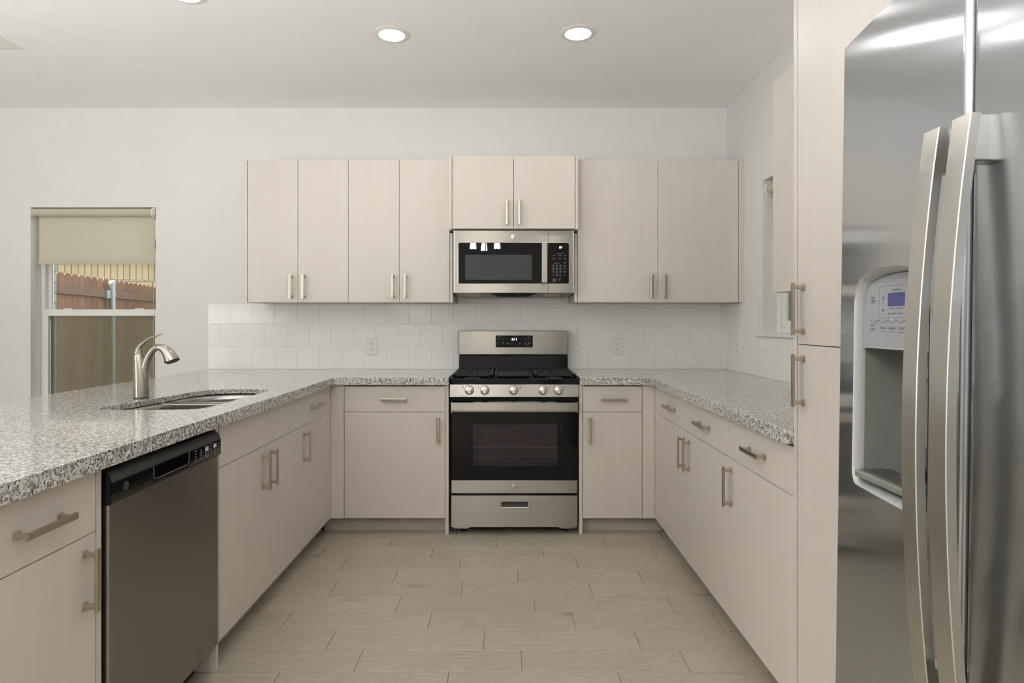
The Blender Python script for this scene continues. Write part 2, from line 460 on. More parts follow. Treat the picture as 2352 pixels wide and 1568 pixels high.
# ------------------------------------------------------------------ shell
WX0, WX1, WZ0, WZ1 = -3.288, -2.424, 0.62, 2.039         # back window opening
structure('wall_back', boxes((XL, WX0, Y_WALL, Y_WALL + .1, 0, CEIL), (WX1, X_RIGHT + .1, Y_WALL, Y_WALL + .1, 0, CEIL),
                             (WX0, WX1, Y_WALL, Y_WALL + .1, WZ1, CEIL), (WX0, WX1, Y_WALL, Y_WALL + .1, 0, WZ0)), M['wall'])
V0, V1, VZ0, VZ1 = 2.75, 3.649, 1.166, 2.083             # side window opening
structure('wall_right', boxes((X_RIGHT, X_RIGHT + .1, YR, V0, 0, CEIL), (X_RIGHT, X_RIGHT + .1, V1, Y_WALL, 0, CEIL),
                              (X_RIGHT, X_RIGHT + .1, V0, V1, 0, VZ0), (X_RIGHT, X_RIGHT + .1, V0, V1, VZ1, CEIL)), M['wall'])
structure('wall_left', boxes((XL - .1, XL, YR, -2.3, 0, CEIL), (XL - .1, XL, -.6, Y_WALL, 0, CEIL), (XL - .1, XL, -2.3, -.6, 0, .3), (XL - .1, XL, -2.3, -.6, 2.3, CEIL)), M['wall'])  # opening in this unseen wall is assumed, for the added daylight lamp
structure('wall_front', boxes((XL, X_RIGHT, YR - .1, YR, 0, CEIL)), M['wall'])
structure('ceiling', boxes((XL - .1, X_RIGHT + .1, YR - .1, Y_WALL + .3, CEIL, CEIL + .12)), M['ceiling'])
structure('wall_exterior', boxes((XL, -3.32, 4.43, 4.55, -.15, 2.9), (-2.39, 2.2, 4.43, 4.55, -.15, 2.9), (-3.32, -2.39, 4.43, 4.55, 2.06, 2.9), (-3.32, -2.39, 4.43, 4.55, -.15, .6)), M['brick_grey'])

# floor of wood look plank tiles, rows along X
def build_floor():
    bm = BM()
    lay = bm.loops.layers.float_color.new('plank')
    PW, PL, G = 0.1523, 0.6025, 0.0026
    known = {0: .393, 1: .0515, 2: .510, 3: .277, 4: .119, 5: .388, 6: .05, 7: .359, 8: .1945, 9: .545, 10: .30}
    def quad(x0, x1, y0, y1, z, col, mi):
        v = [bm.verts.new(p) for p in ((x0, y0, z), (x1, y0, z), (x1, y1, z), (x0, y1, z))]
        f = bm.faces.new(v); f.material_index = mi
        for lp in f.loops: lp[lay] = col
        return v
    quad(XL, X_RIGHT, YR, Y_WALL, -0.0012, (0, 0, 0, 1), 1)
    Y0 = 2.208 - PW                                      # row 0 is the nearest row with a joint in view
    rmin = int(math.floor((YR - Y0) / PW)); rmax = int(math.ceil((Y_WALL - Y0) / PW))
    for r in range(rmin, rmax):
        ya, yb = max(Y0 + r * PW, YR), min(Y0 + (r + 1) * PW, Y_WALL)
        x = known.get(r, random.random() * PL)
        x -= math.ceil((x - XL) / PL) * PL
        while x < X_RIGHT:
            xa, xb = max(x, XL), min(x + PL, X_RIGHT)
            if xb - xa > .02:
                col = (random.random(), random.random(), random.random(), 1)
                e = .0008
                v = quad(xa + G / 2 + e, xb - G / 2 - e, ya + G / 2 + e, yb - G / 2 - e, 0, col, 0)
                w = [bm.verts.new(p) for p in ((xa + G / 2, ya + G / 2, -.0012), (xb - G / 2, ya + G / 2, -.0012), (xb - G / 2, yb - G / 2, -.0012), (xa + G / 2, yb - G / 2, -.0012))]
                for i in range(4):
                    f = bm.faces.new((w[i], w[(i + 1) % 4], v[(i + 1) % 4], v[i]))
                    for lp in f.loops: lp[lay] = col
            x += PL
    box(bm, XL - .1, X_RIGHT + .1, YR - .1, Y_WALL + .1, -.15, -.0025)
    for f in bm.faces[-6:]: f.material_index = 1
    structure('floor', bm, [M['floor'], M['floor_grout']])
build_floor()

# wall tiles: each tile of the field is a slightly eased slab on a grout bed
def tile_field(name, cells, bed, label, facing):
    bm = BM(); e = .0010
    for (u0, u1, z0, z1) in cells:
        g = .0009
        a = [(u0 + g, z0 + g), (u1 - g, z0 + g), (u1 - g, z1 - g), (u0 + g, z1 - g)]
        b = [(u0 + g + e, z0 + g + e), (u1 - g - e, z0 + g + e), (u1 - g - e, z1 - g - e), (u0 + g + e, z1 - g - e)]
        if facing == 'back':
            P = lambda p, d: (p[0], Y_TILE + d, p[1])
        else:
            P = lambda p, d: (X_RTILE + d, p[0], p[1])
        loft(bm, [[P(p, .008) for p in a], [P(p, .0009) for p in a], [P(p, 0) for p in b]])
    n = len(bm.faces)
    for b in bed: box(bm, *b)
    bm.faces.ensure_lookup_table()
    for f in bm.faces[n:]: f.material_index = 1
    o = obj(name, bm, [M['tile'], M['grout']])
    tag(o, label, 'backsplash')
    return o
def cells(u0, u1, z0, z1, start, pitch=.1535):
    out = []; x = start - math.ceil((start - u0) / pitch) * pitch
    while x < u1 - 1e-4:
        a, b = max(x, u0), min(x + pitch, u1)
        if b - a > .006: out.append((a, b, z0, z1))
        x += pitch
    return out
ZR = (Z_TOP, 1.080, 1.2332, 1.3745)
bx0, bx1 = -2.06, X_RTILE + .007
back_cells = cells(bx0, bx1, ZR[0], ZR[1], -2.06) + cells(bx0, bx1, ZR[1], ZR[2], -1.98) + cells(bx0, bx1, ZR[2], ZR[3], -2.06) + cells(-.345, .42, ZR[3], 1.50, -1.98)
tile_field('tile_backsplash', back_cells, [(bx0, bx1, Y_TILE + .002, Y_WALL - .0005, ZR[0], ZR[3]), (-.345, .42, Y_TILE + .002, Y_WALL - .0005, ZR[3], 1.50)],
           'white square tile backsplash along the wall behind the range', 'back')
ry0, ry1 = 1.87, Y_TILE + .0005
SILL_Z = 1.164
right_cells = cells(ry0, ry1, ZR[0], ZR[1], 4.136) + cells(3.705, ry1, ZR[1], ZR[2], 4.062) + cells(ry0, 3.705, ZR[1], SILL_Z, 4.062) + cells(3.705, ry1, ZR[2], ZR[3], 4.136)
tile_field('tile_backsplash', right_cells, [(X_RTILE + .002, X_RIGHT - .0005, ry0, ry1, ZR[0], SILL_Z), (X_RTILE + .002, X_RIGHT - .0005, 3.705, ry1, SILL_Z, ZR[3])],
           'white square tile backsplash under the sill of the small side window', 'right')

# ------------------------------------------------------------------ windows
def window_back():
    r = thing('window_1', 'white double-hung window looking on a wooden fence', None, (-2.856, 4.38, WZ0), kind='structure')
    y0, y1 = 4.332, 4.42
    x0, x1 = WX0 + .002, WX1 - .002
    obj('window_frame', boxes((x0, x0 + .03, y0 + .021, y1, WZ0, WZ1), (x1 - .03, x1, y0 + .021, y1, WZ0, WZ1), (x0 + .03, x1 - .03, y0 + .021, y1, WZ1 - .03, WZ1), (x0 + .03, x1 - .03, y0 + .021, y1, WZ0, WZ0 + .03)), M['trim'], r, .002)
    zm = 1.325
    def sash(name, a, b, z0, z1, ya, yb, stile, top, bot):
        obj(name, boxes((a, a + stile, ya, yb, z0, z1), (b - stile, b, ya, yb, z0, z1), (a + stile, b - stile, ya, yb, z1 - top, z1), (a + stile, b - stile, ya, yb, z0, z0 + bot)), M['trim'], r, .002)
        obj('pane', boxes((a + stile - .004, b - stile + .004, (ya + yb) / 2 - .002, (ya + yb) / 2 + .002, z0 + bot - .004, z1 - top + .004)), M['glass'], r)
    sash('upper_sash', x0 + .03, x1 - .03, zm - .02, WZ1 - .03, 4.385, 4.41, .022, .03, .03)
    sash('lower_sash', x0 + .012, x1 - .012, WZ0 + .03, zm + .013, 4.346, 4.378, .042, .046, .05)
    bm = BM()
    for x in (-3.10, -2.60): box(bm, x - .025, x + .025, 4.350, 4.374, zm + .013, zm + .021)
    obj('sash_lock', bm, M['white_plastic'], r, .003)
    bm = BM(); sx0, sx1 = x0 + .03, x1 - .03
    box(bm, sx0, sx1, 4.4145, 4.4155, WZ0 + .03, zm - .02); obj('insect_screen', bm, M['screen'], r)
    obj('screen_frame', boxes((sx0, sx0 + .018, 4.411, 4.419, WZ0 + .03, zm), (sx1 - .018, sx1, 4.411, 4.419, WZ0 + .03, zm), (sx0, sx1, 4.411, 4.419, zm - .035, zm - .017)), plain('screen_bar', srgb(120, 128, 112), .5), r)
window_back()

def window_side():
    r = thing('window_2', 'small white side window beside the wall cabinet', None, (1.6, 3.2, VZ0), kind='structure')
    xa, xb = 1.586, 1.640
    y0, y1 = V0 + .002, V1 - .002
    obj('window_frame', boxes((xa, xb, y0, y0 + .05, VZ0, VZ1), (xa, xb, y1 - .05, y1, VZ0, VZ1), (xa, xb, y0 + .05, y1 - .05, VZ1 - .05, VZ1), (xa, xb, y0 + .05, y1 - .05, VZ0, VZ0 + .05)), M['trim'], r, .002)
    obj('sash', boxes((xa + .012, xb - .01, y0 + .05, y0 + .10, VZ0 + .05, VZ1 - .05), (xa + .012, xb - .01, y1 - .10, y1 - .05, VZ0 + .05, VZ1 - .05), (xa + .012, xb - .01, y0 + .1, y1 - .1, VZ1 - .1, VZ1 - .05), (xa + .012, xb - .01, y0 + .1, y1 - .1, VZ0 + .05, VZ0 + .09)), M['trim'], r, .002)
    obj('pane', boxes((xa + .025, xa + .029, y0 + .096, y1 - .096, VZ0 + .086, VZ1 - .096)), M['glass'], r)
    bm = boxes((1.478, 1.586, 2.70, 3.70, SILL_Z + .001, SILL_Z + .019)); obj('sill', bm, M['trim'], r, .004)
window_side()

def roller_blind(name, label, horizontal):
    if horizontal:      # across the back window
        r = thing(name, label, 'blind', (-2.86, 4.275, 2.005))
        bm = BM(); tube(bm, [(-3.272, 4.272, 2.005), (-2.452, 4.272, 2.005)], .027, 24); obj('roller', bm, M['fabric'], r, smooth=True)
        bm = BM()
        lathe(bm, (-3.272, 4.272, 2.005), [(.0, -.010), (.028, -.010), (.030, -.004), (.030, 0)], 'x'); obj('end_cap', bm, M['white_plastic'], r, smooth=True)
        bm = BM(); lathe(bm, (-2.452, 4.272, 2.005), [(.031, 0), (.034, .006), (.034, .016), (0, .018)], 'x'); box(bm, -2.436, -2.428, 4.25, 4.30, 1.985, 2.036); obj('bracket', bm, plain('cream_plastic', srgb(222, 214, 202), .4), r, smooth=True)
        obj('fabric', boxes((-3.248, -2.447, 4.2880, 4.2892, 1.655, 2.005)), M['fabric'], r)
        obj('bottom_bar', boxes((-3.254, -2.445, 4.284, 4.2935, 1.648, 1.686)), M['fabric'], r, .003)
        bm = BM()
        for xx, z1 in ((-2.4425, .885),):
            z = 1.985
            while z > z1:
                bmesh.ops.create_icosphere(bm, subdivisions=1, radius=.0028, matrix=Matrix.Translation((xx, 4.2635, z))); z -= .0085
            tube(bm, [(xx, 4.2635, 1.99), (xx, 4.2635, z1)], .0009, 5)
        obj('bead_chain', bm, plain('bead_cream', srgb(216, 206, 186), .4), r, smooth=True)
    else:
        r = thing(name, label, 'blind', (1.52, 3.2, 2.03))
        bm = BM(); tube(bm, [(1.535, 2.78, 2.026), (1.535, 3.612, 2.026)], .027, 24); obj('roller', bm, M['fabric'], r, smooth=True)
        bm = BM(); lathe(bm, (1.535, 3.612, 2.026), [(.031, 0), (.034, .004), (.034, .014), (0, .016)], 'y'); box(bm, 1.515, 1.56, 3.628, 3.638, 2.0, 2.06); obj('bracket', bm, M['white_plastic'], r, smooth=True)
        obj('fabric', boxes((1.5505, 1.5517, 2.785, 3.605, 1.81, 2.026)), M['fabric'], r)
        obj('bottom_bar', boxes((1.547, 1.556, 2.783, 3.607, 1.80, 1.835)), M['fabric'], r, .003)
roller_blind('roller_blind', 'cream roller blind half drawn over the window above the sink counter', True)
roller_blind('roller_blind', 'white roller blind in the small side window near the tall cabinet', False)

# ------------------------------------------------------------------ yard seen through the glass
structure('ground', boxes((-30, 30, 4.56, 40, -.3, -.15), (1.8, 30, -12, 4.55, -.3, -.15)), M['ground'])
def fence():
    a = Vector((-4.43, 6.07)); d = Vector((-.19, .982)); d.normalize(); n = Vector((d.y, -d.x))     # n points to the house
    r = thing('wooden_fence', 'brown dog-ear picket fence outside the window', 'fence', (a.x, a.y, -.15))
    ang = math.atan2(d.y, d.x)
    s = -1.7; k = 0
    top = 1.745
    while s < 3.2:
        w = .138
        bm = BM(); t = .016; e = .026
        poly = [(s, -.13), (s + w, -.13), (s + w, top - e), (s + w - e, top), (s + e, top), (s, top - e)]
        ring = lambda off: [(a.x + d.x * u + n.x * off, a.y + d.y * u + n.y * off, z) for u, z in poly]
        loft(bm, [ring(0), ring(-t)])
        obj('picket', bm, M['fence'], r)
        s += w + .005; k += 1
    for z in (.28, 1.575):
        bm = BM()
        ring = lambda off: [(a.x + d.x * u + n.x * off, a.y + d.y * u + n.y * off, zz) for u, zz in ((-1.7, z - .045), (3.3, z - .045), (3.3, z + .045), (-1.7, z + .045))]
        loft(bm, [ring(.001), ring(.038)]); obj('rail', bm, M['rail'], r)
    p = a + d * 1.06 + n * .078
    bm = BM(); lathe(bm, (p.x, p.y, 0), [(.032, -.15), (.032, 1.69)], 'z', 20); po = obj('post', bm, M['galv'], r, smooth=True, label='galvanised round steel post')
    bm = BM(); lathe(bm, (p.x, p.y, 1.69), [(.037, -.012), (.037, .012), (.034, .024), (.022, .036), (0, .041)], 'z', 20); obj('cap', bm, M['silver'], po, smooth=True)
    for z in (.28, 1.565):
        bm = BM(); lathe(bm, (p.x, p.y, z), [(.037, -.018), (.037, .018)], 'z', 20)
        q = p - d * .05 - n * .036
        box(bm, q.x - .03, q.x + .03, q.y - .045, q.y + .03, z - .045, z + .045); obj('bracket', bm, M['galv'], po)
fence()
def neighbour():
    c = Vector((-5.87, 9.0, -.15)); ang = math.radians(28)
    r = thing('brick_house', 'tan brick neighbouring house behind the wooden fence', 'house', c)
    L0, L1 = -2.2, 6.0
    def wall(name, z0, z1, y0, mat):
        bm = boxes((c.x + L0, c.x + L1, c.y + y0, c.y + .2, z0, z1)); return obj(name, bm, mat, r)
    wall('wall', -.15, 1.872, 0, M['brick']); wall('soldier_course', 1.872, 2.12, -.004, M['soldier']); wall('frieze_board', 2.12, 2.35, -.02, M['trim'])
    bm = BM(); prism(bm, [(c.y - .45, 2.35), (c.y + .2, 2.35), (c.y + 4, 4.4), (c.y + 4, 4.5), (c.y - .45, 2.44)], 'x', c.x + L0, c.x + L1)
    obj('roof', bm, plain('roof_shingle', srgb(96, 88, 80), .9, vary=.2), r)
    r.rotation_euler = (0, 0, ang)
neighbour()
def side_house():
    r = thing('side_house', 'blue-grey siding of the house seen through the small side window', 'house', (5.6, 9.0, -.15))
    bm = BM()
    z = -.15
    while z < 3.2:
        prism(bm, [(5.6, z), (5.585, z), (5.598, z + .15), (5.8, z + .15), (5.8, z)], 'y', 3.0, 15.0); z += .15
    obj('siding', bm, M['siding'], r)
    obj('corner_board', boxes((5.57, 5.62, 9.6, 9.72, -.15, 3.2)), M['trim'], r)
side_house()

# ------------------------------------------------------------------ handles and cabinets
def handle_mesh(vertical, L=.153):
    bm = BM(); w, t = .0080, .0034
    half = L / 2; o1 = .035; o0 = o1 - 2 * t
    prof = rrect(-w, w, -o1, -o0, .0014, 2)
    if vertical:
        prism(bm, prof, 'z', -half, half)
    else:
        loft(bm, [[(s, y, x) for x, y in prof] for s in (-half, half)])
    for s in (-.064, .064):
        pr = [(-.0042, -.0052), (.0042, -.0052), (.0042, .0052), (-.0042, .0052)]
        def ring(y, ku, kv):
            return [((p[0] * ku, y, s + p[1] * kv) if vertical else (s + p[1] * kv, y, p[0] * ku)) for p in rrect(-.0050, .0050, -.0060, .0060, .0022, 2)]
        loft(bm, [ring(-o0 - .001, 1.0, 1.0), ring(-.012, .95, 1.0), ring(-.006, 1.1, 1.15), ring(-.0045, 1.65, 1.55), ring(-.0006, 1.75, 1.65), ring(0, 1.75, 1.65)])
    bmesh.ops.recalc_face_normals(bm, faces=bm.faces[:])
    me = bpy.data.meshes.new('handle'); bm.to_mesh(me); bm.free(); me.materials.append(M['nickel'])
    for p in me.polygons: p.use_smooth = True
    try: me.set_sharp_from_angle(angle=math.radians(35))
    except Exception: pass
    return me
HANDLE = {'v': handle_mesh(True), 'h': handle_mesh(False)}
ROTZ = {'back': 0, 'left': PI / 2, 'right': -PI / 2}
def put_handle(parent, kind, p, facing):
    o = bpy.data.objects.new('handle', HANDLE[kind]); C.objects.link(o); o.parent = parent
    o.location = Vector(p) - origin_of(parent); o.rotation_euler = (0, 0, ROTZ[facing])
    return o

def cabinet(name, label, facing, plane, u0, u1, z0, z1, depth, fronts, group=None, toe=None, panels=(), dark=False):
    """fronts: (part name, u0, u1, z0, z1, handle kind or None, handle u, handle z); panels: (part name, u0, u1, d0, d1, z0, z1)."""
    def W(ua, ub, da, db, za, zb):
        if facing == 'back': return (ua, ub, plane - db, plane - da, za, zb)
        if facing == 'left': return (plane + da, plane + db, ua, ub, za, zb)
        return (plane - db, plane - da, ua, ub, za, zb)
    def P(u, z, d=0):
        return {'back': (u, plane - d, z), 'left': (plane + d, u, z), 'right': (plane - d, u, z)}[facing]
    base = P((u0 + u1) / 2, 0 if toe else z0, -depth / 2)
    r = thing(name, label, 'cabinet', base, group)
    t = .017; f = -.0215
    bs = [W(u0, u0 + t, -depth, f, z0, z1), W(u1 - t, u1, -depth, f, z0, z1), W(u0 + t, u1 - t, -depth, f, z0, z0 + t), W(u0 + t, u1 - t, -.062 if toe else -depth, f - .02, z1 - t, z1), W(u0 + t, u1 - t, -depth, -depth + .006, z0 + t, z1 - t)]
    obj('body', boxes(*bs), M['lam'], r)
    for (n, ua, ub, za, zb, hk, hu, hz) in fronts:
        g = .0013
        d = obj(n, boxes(W(ua + g, ub - g, -.0195, 0, za + g, zb - g)), M['lam'], r, .0008)
        if hk: put_handle(d, hk, P(hu, hz), facing)
    for (n, ua, ub, da, db, za, zb) in panels:
        obj(n, boxes(W(ua, ub, da, db, za, zb)), M['lam'], r, .0008)
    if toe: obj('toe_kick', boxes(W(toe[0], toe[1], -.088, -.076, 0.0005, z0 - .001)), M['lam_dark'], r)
    return r

ZB, ZG, ZD = .0955, .7212, .8725      # base door bottom, door/drawer gap, drawer top
HZ, HD = .6135, .797                  # centre heights of base door and drawer handles
G1 = 'base cabinets along the walls'
dep = .60
# peninsula run (faces +X)
cabinet('base_cabinet', 'base cabinet at the near end of the peninsula, before the dishwasher', 'left', X_LBASE, 1.182, 1.563, ZB, .880, dep,
        [('drawer', 1.182, 1.563, ZG, ZD, 'h', 1.374, HD), ('door', 1.182, 1.563, ZB, ZG, 'v', 1.522, HZ)], G1, (1.182, 1.566),
        [('end_panel', 1.5665, 1.586, -dep, -.001, 0.0005, .880)])
cabinet('base_cabinet', 'wide two-door base cabinet under the sink, beyond the dishwasher', 'left', X_LBASE, 2.231, 3.119, ZB, .880, dep,
        [('false_front', 2.231, 2.670, ZG, ZD, None, 0, 0), ('false_front', 2.670, 3.119, ZG, ZD, None, 0, 0),
         ('door', 2.231, 2.670, ZB, ZG, 'v', 2.629, HZ), ('door', 2.670, 3.119, ZB, ZG, 'v', 2.711, HZ)], G1, (2.231, 3.119),
        [('end_panel', 2.2075, 2.2265, -dep, -.001, 0.0005, .880)])
cabinet('base_cabinet', 'narrow base cabinet in the inner corner, between sink cabinet and wall run', 'left', X_LBASE, 3.119, 3.575, ZB, .880, dep,
        [('drawer', 3.119, 3.572, ZG, ZD, 'h', 3.345, HD), ('door', 3.119, 3.572, ZB, ZG, 'v', 3.160, HZ)], G1, (3.119, 3.70),
        [('filler_strip', 3.574, 3.6315, -.019, 0, ZB, .880)])
# wall run (faces -Y)
cabinet('base_cabinet', 'broad single-door base cabinet beside the range on the sink side', 'back', Y_BASE, -.960, -.3665, ZB, .880, dep,
        [('drawer', -.960, -.3665, ZG, ZD, 'h', -.667, HD), ('door', -.960, -.3665, ZB, ZG, 'v', -.4065, HZ)], G1, (-1.10, -.3665),
        [('filler_strip', -1.0405, -.962, -.019, 0, ZB, .880), ('end_panel', -.3655, -.3465, -dep, 0, 0.0005, .880)])
cabinet('base_cabinet', 'narrow single-door base cabinet beside the range near the wall corner', 'back', Y_BASE, .4415, .790, ZB, .880, dep,
        [('drawer', .4415, .790, ZG, ZD, 'h', .622, HD), ('door', .4415, .790, ZB, ZG, 'v', .4825, HZ)], G1, (.4415, .925),
        [('filler_strip', .792, .8645, -.019, 0, ZB, .880), ('end_panel', .4200, .4395, -dep, 0, 0.0005, .880)])
# window run (faces -X)
cabinet('base_cabinet', 'two-drawer two-door base cabinet under the small side window', 'right', X_RBASE, 2.4275, 3.552, ZB, .880, dep,
        [('drawer', 2.980, 3.550, ZG, ZD, 'h', 3.262, HD), ('drawer', 2.4275, 2.980, ZG, ZD, 'h', 2.712, HD),
         ('door', 2.980, 3.550, ZB, ZG, 'v', 3.021, HZ), ('door', 2.4275, 2.980, ZB, ZG, 'v', 2.939, HZ)], G1, (2.4275, 3.70),
        [('filler_strip', 3.5535, 3.6315, -.019, 0, ZB, .880)])
cabinet('base_cabinet', 'one-drawer one-door base cabinet next to the tall cabinet', 'right', X_RBASE, 1.868, 2.4275, ZB, .880, dep,
        [('drawer', 1.868, 2.4275, ZG, ZD, 'h', 2.142, HD), ('door', 1.868, 2.4275, ZB, ZG, 'v', 2.388, HZ)], G1, (1.868, 2.4275))
# tall cabinet
ZU0, ZU1 = 1.3748, 2.281
cabinet('tall_cabinet', 'tall pantry cabinet reaching up past the refrigerator top', 'right', X_RBASE, 1.235, 1.8435, ZB, ZU1 + .02, .60,
        [('door', 1.235, 1.8435, ZB, 1.1835, 'v', 1.8055, 1.0785), ('door', 1.235, 1.8435, 1.1835, ZU1 + .02, 'v', 1.8055, 1.287)], None, (1.235, 1.8435),
        [('end_panel', 1.8475, 1.8665, -.60, .0015, 0.0005, ZU1 + .02)])
# wall cabinets
G2 = 'wall cabinets'
HU = 1.475; du = .31
cabinet('wall_cabinet', 'two-door wall cabinet at the window end of the row', 'back', Y_UP, -1.657, -1.0145, ZU0, ZU1, du,
        [('door', -1.657, -1.336, ZU0, ZU1, 'v', -1.3765, HU), ('door', -1.336, -1.0145, ZU0, ZU1, 'v', -1.2965, HU)], G2, None,
        [('end_panel', -1.6775, -1.660, -du, -.001, ZU0, ZU1)])
cabinet('wall_cabinet', 'two-door wall cabinet between the window-end cabinet and the microwave', 'back', Y_UP, -1.0145, -.3685, ZU0, ZU1, du,
        [('door', -1.0145, -.690, ZU0, ZU1, 'v', -.7305, HU), ('door', -.690, -.3685, ZU0, ZU1, 'v', -.6495, HU)], G2, None,
        [('end_panel', -.3670, -.3495, -du, 0, ZU0, 1.815)])
cabinet('wall_cabinet', 'short deep wall cabinet with two doors over the microwave', 'back', Y_UPM, -.3455, .4190, 1.829, ZU1, .41,
        [('door', -.3455, .0368, 1.829, ZU1, 'v', -.004, 1.927), ('door', .0368, .4190, 1.829, ZU1, 'v', .0735, 1.927)], G2, None,
        [('end_panel', -.3645, -.3475, -.092, 0, 1.826, ZU1 + .003), ('end_panel', .4210, .4380, -.092, 0, 1.826, ZU1 + .003)])
cabinet('wall_cabinet', 'widest two-door wall cabinet, in the corner beside the microwave', 'back', Y_UP, .4445, 1.468, ZU0, ZU1, du,
        [('door', .4445, .9565, ZU0, ZU1, 'v', .9145, HU), ('door', .9565, 1.468, ZU0, ZU1, 'v', .9985, HU)], G2, None,
        [('end_panel', .4240, .4425, -du, 0, ZU0, 1.815), ('filler_strip', 1.4705, 1.5055, -.019, 0, ZU0, ZU1)])
cabinet('wall_cabinet', 'wall cabinet seen edge-on between the side window and the tall cabinet', 'right', 1.145, 1.869, 2.650, ZU0, ZU1, .355,
        [('door', 1.869, 2.650, ZU0, ZU1, None, 0, 0)], G2, None,
        [('end_panel', 2.6515, 2.669, -.355, -.001, ZU0, ZU1)])
# panel that closes the dining side of the peninsula
o = obj('peninsula_back_panel', boxes((-1.668, -1.648, 1.182, 4.245, 0.0005, .880)), M['lam'], None, .001)
tag(o, 'pale laminate panel under the breakfast overhang of the peninsula', 'panel')

# ------------------------------------------------------------------ granite worktops
def worktop(name, label, poly, under, hole=None):
    """a 2 cm slab with a built-up strip below its front edges; UNDER is the inner outline of that strip."""
    bm = BM(); ZM = Z_TOP - .0215
    def solid(outer, inner, z1, z0):
        def loop(pts):
            vs = [bm.verts.new((x, y, z1)) for x, y in pts]
            return [bm.edges.new((vs[i], vs[(i + 1) % len(vs)])) for i in range(len(vs))]
        es = loop(outer) + (loop(inner) if inner else [])
        r_ = bmesh.ops.triangle_fill(bm, edges=es, use_beauty=True)
        fs = [g for g in r_['geom'] if isinstance(g, bmesh.types.BMFace)]
        ret = bmesh.ops.extrude_face_region(bm, geom=fs)
        bmesh.ops.translate(bm, verts=[g for g in ret['geom'] if isinstance(g, bmesh.types.BMVert)], vec=(0, 0, z0 - z1))
    solid(poly, hole, Z_TOP, ZM)
    solid(poly, under, ZM - .0001, Z_UND)
    lay = bm.edges.layers.float.get('bevel_weight_edge') or bm.edges.layers.float.new('bevel_weight_edge')
    for e in bm.edges:
        if all(abs(v_.co.z - Z_TOP) < 1e-5 for v_ in e.verts) and len(e.link_faces) == 2 and abs(e.calc_face_angle(0)) > 1: e[lay] = 1.0
    o = obj(name, bm, M['granite'], None, 0, at=(poly[0][0], poly[0][1], Z_UND))
    md = o.modifiers.new('edge', 'BEVEL'); md.width = .0035; md.segments = 3; md.limit_method = 'WEIGHT'
    return tag(o, label, 'worktop')
def corner(c, a, b, r=.02, n=5):
    c, a, b = Vector(c), Vector(a), Vector(b); p = c + (a - c).normalized() * r; q = c + (b - c).normalized() * r
    return [tuple(p * (1 - t) ** 2 + c * 2 * t * (1 - t) + q * t * t) for t in [k / n for k in range(n + 1)]]
SINK = [(-1.180, 2.300), (-1.280, 2.288), (-1.400, 2.286), (-1.500, 2.296), (-1.532, 2.330), (-1.526, 2.430), (-1.508, 2.530), (-1.490, 2.640), (-1.474, 2.760), (-1.462, 2.850), (-1.436, 2.925), (-1.385, 2.975), (-1.310, 2.997),
        (-1.220, 2.993), (-1.150, 2.960), (-1.128, 2.890), (-1.130, 2.780), (-1.133, 2.640), (-1.133, 2.500), (-1.136, 2.390), (-1.150, 2.325)]
SINK = [(p.x, p.y) for p in smooth_curve([(x, y, 0) for x, y in SINK + SINK[:1]], 4)[:-1]]
worktop('granite_worktop', 'speckled grey granite worktop with the sink cut-out on the peninsula',
        [(-2.06, Y_WALL - .001), (-2.06, 1.15), (-1.0107, 1.15)] + corner((-1.0107, 3.606), (-1.0107, 1.15), (-.345, 3.606), .03) + [(-.3445, 3.606), (-.3445, Y_WALL - .001)], [(-2.02, 4.21), (-2.02, 1.19), (-1.056, 1.19), (-1.056, 3.652), (-.385, 3.652), (-.385, 4.21)], SINK)
worktop('granite_worktop', 'speckled grey granite worktop under the side window, ending at the tall cabinet',
        [(.4215, Y_WALL - .001), (.4215, 3.606)] + corner((.8355, 3.606), (.4215, 3.606), (.8355, 1.8685), .03) + [(.8355, 1.8685), (X_RIGHT - .001, 1.8685), (X_RIGHT - .001, Y_WALL - .001)], [(.462, 4.21), (.462, 3.652), (.881, 3.652), (.881, 1.91), (1.455, 1.91), (1.455, 4.21)])

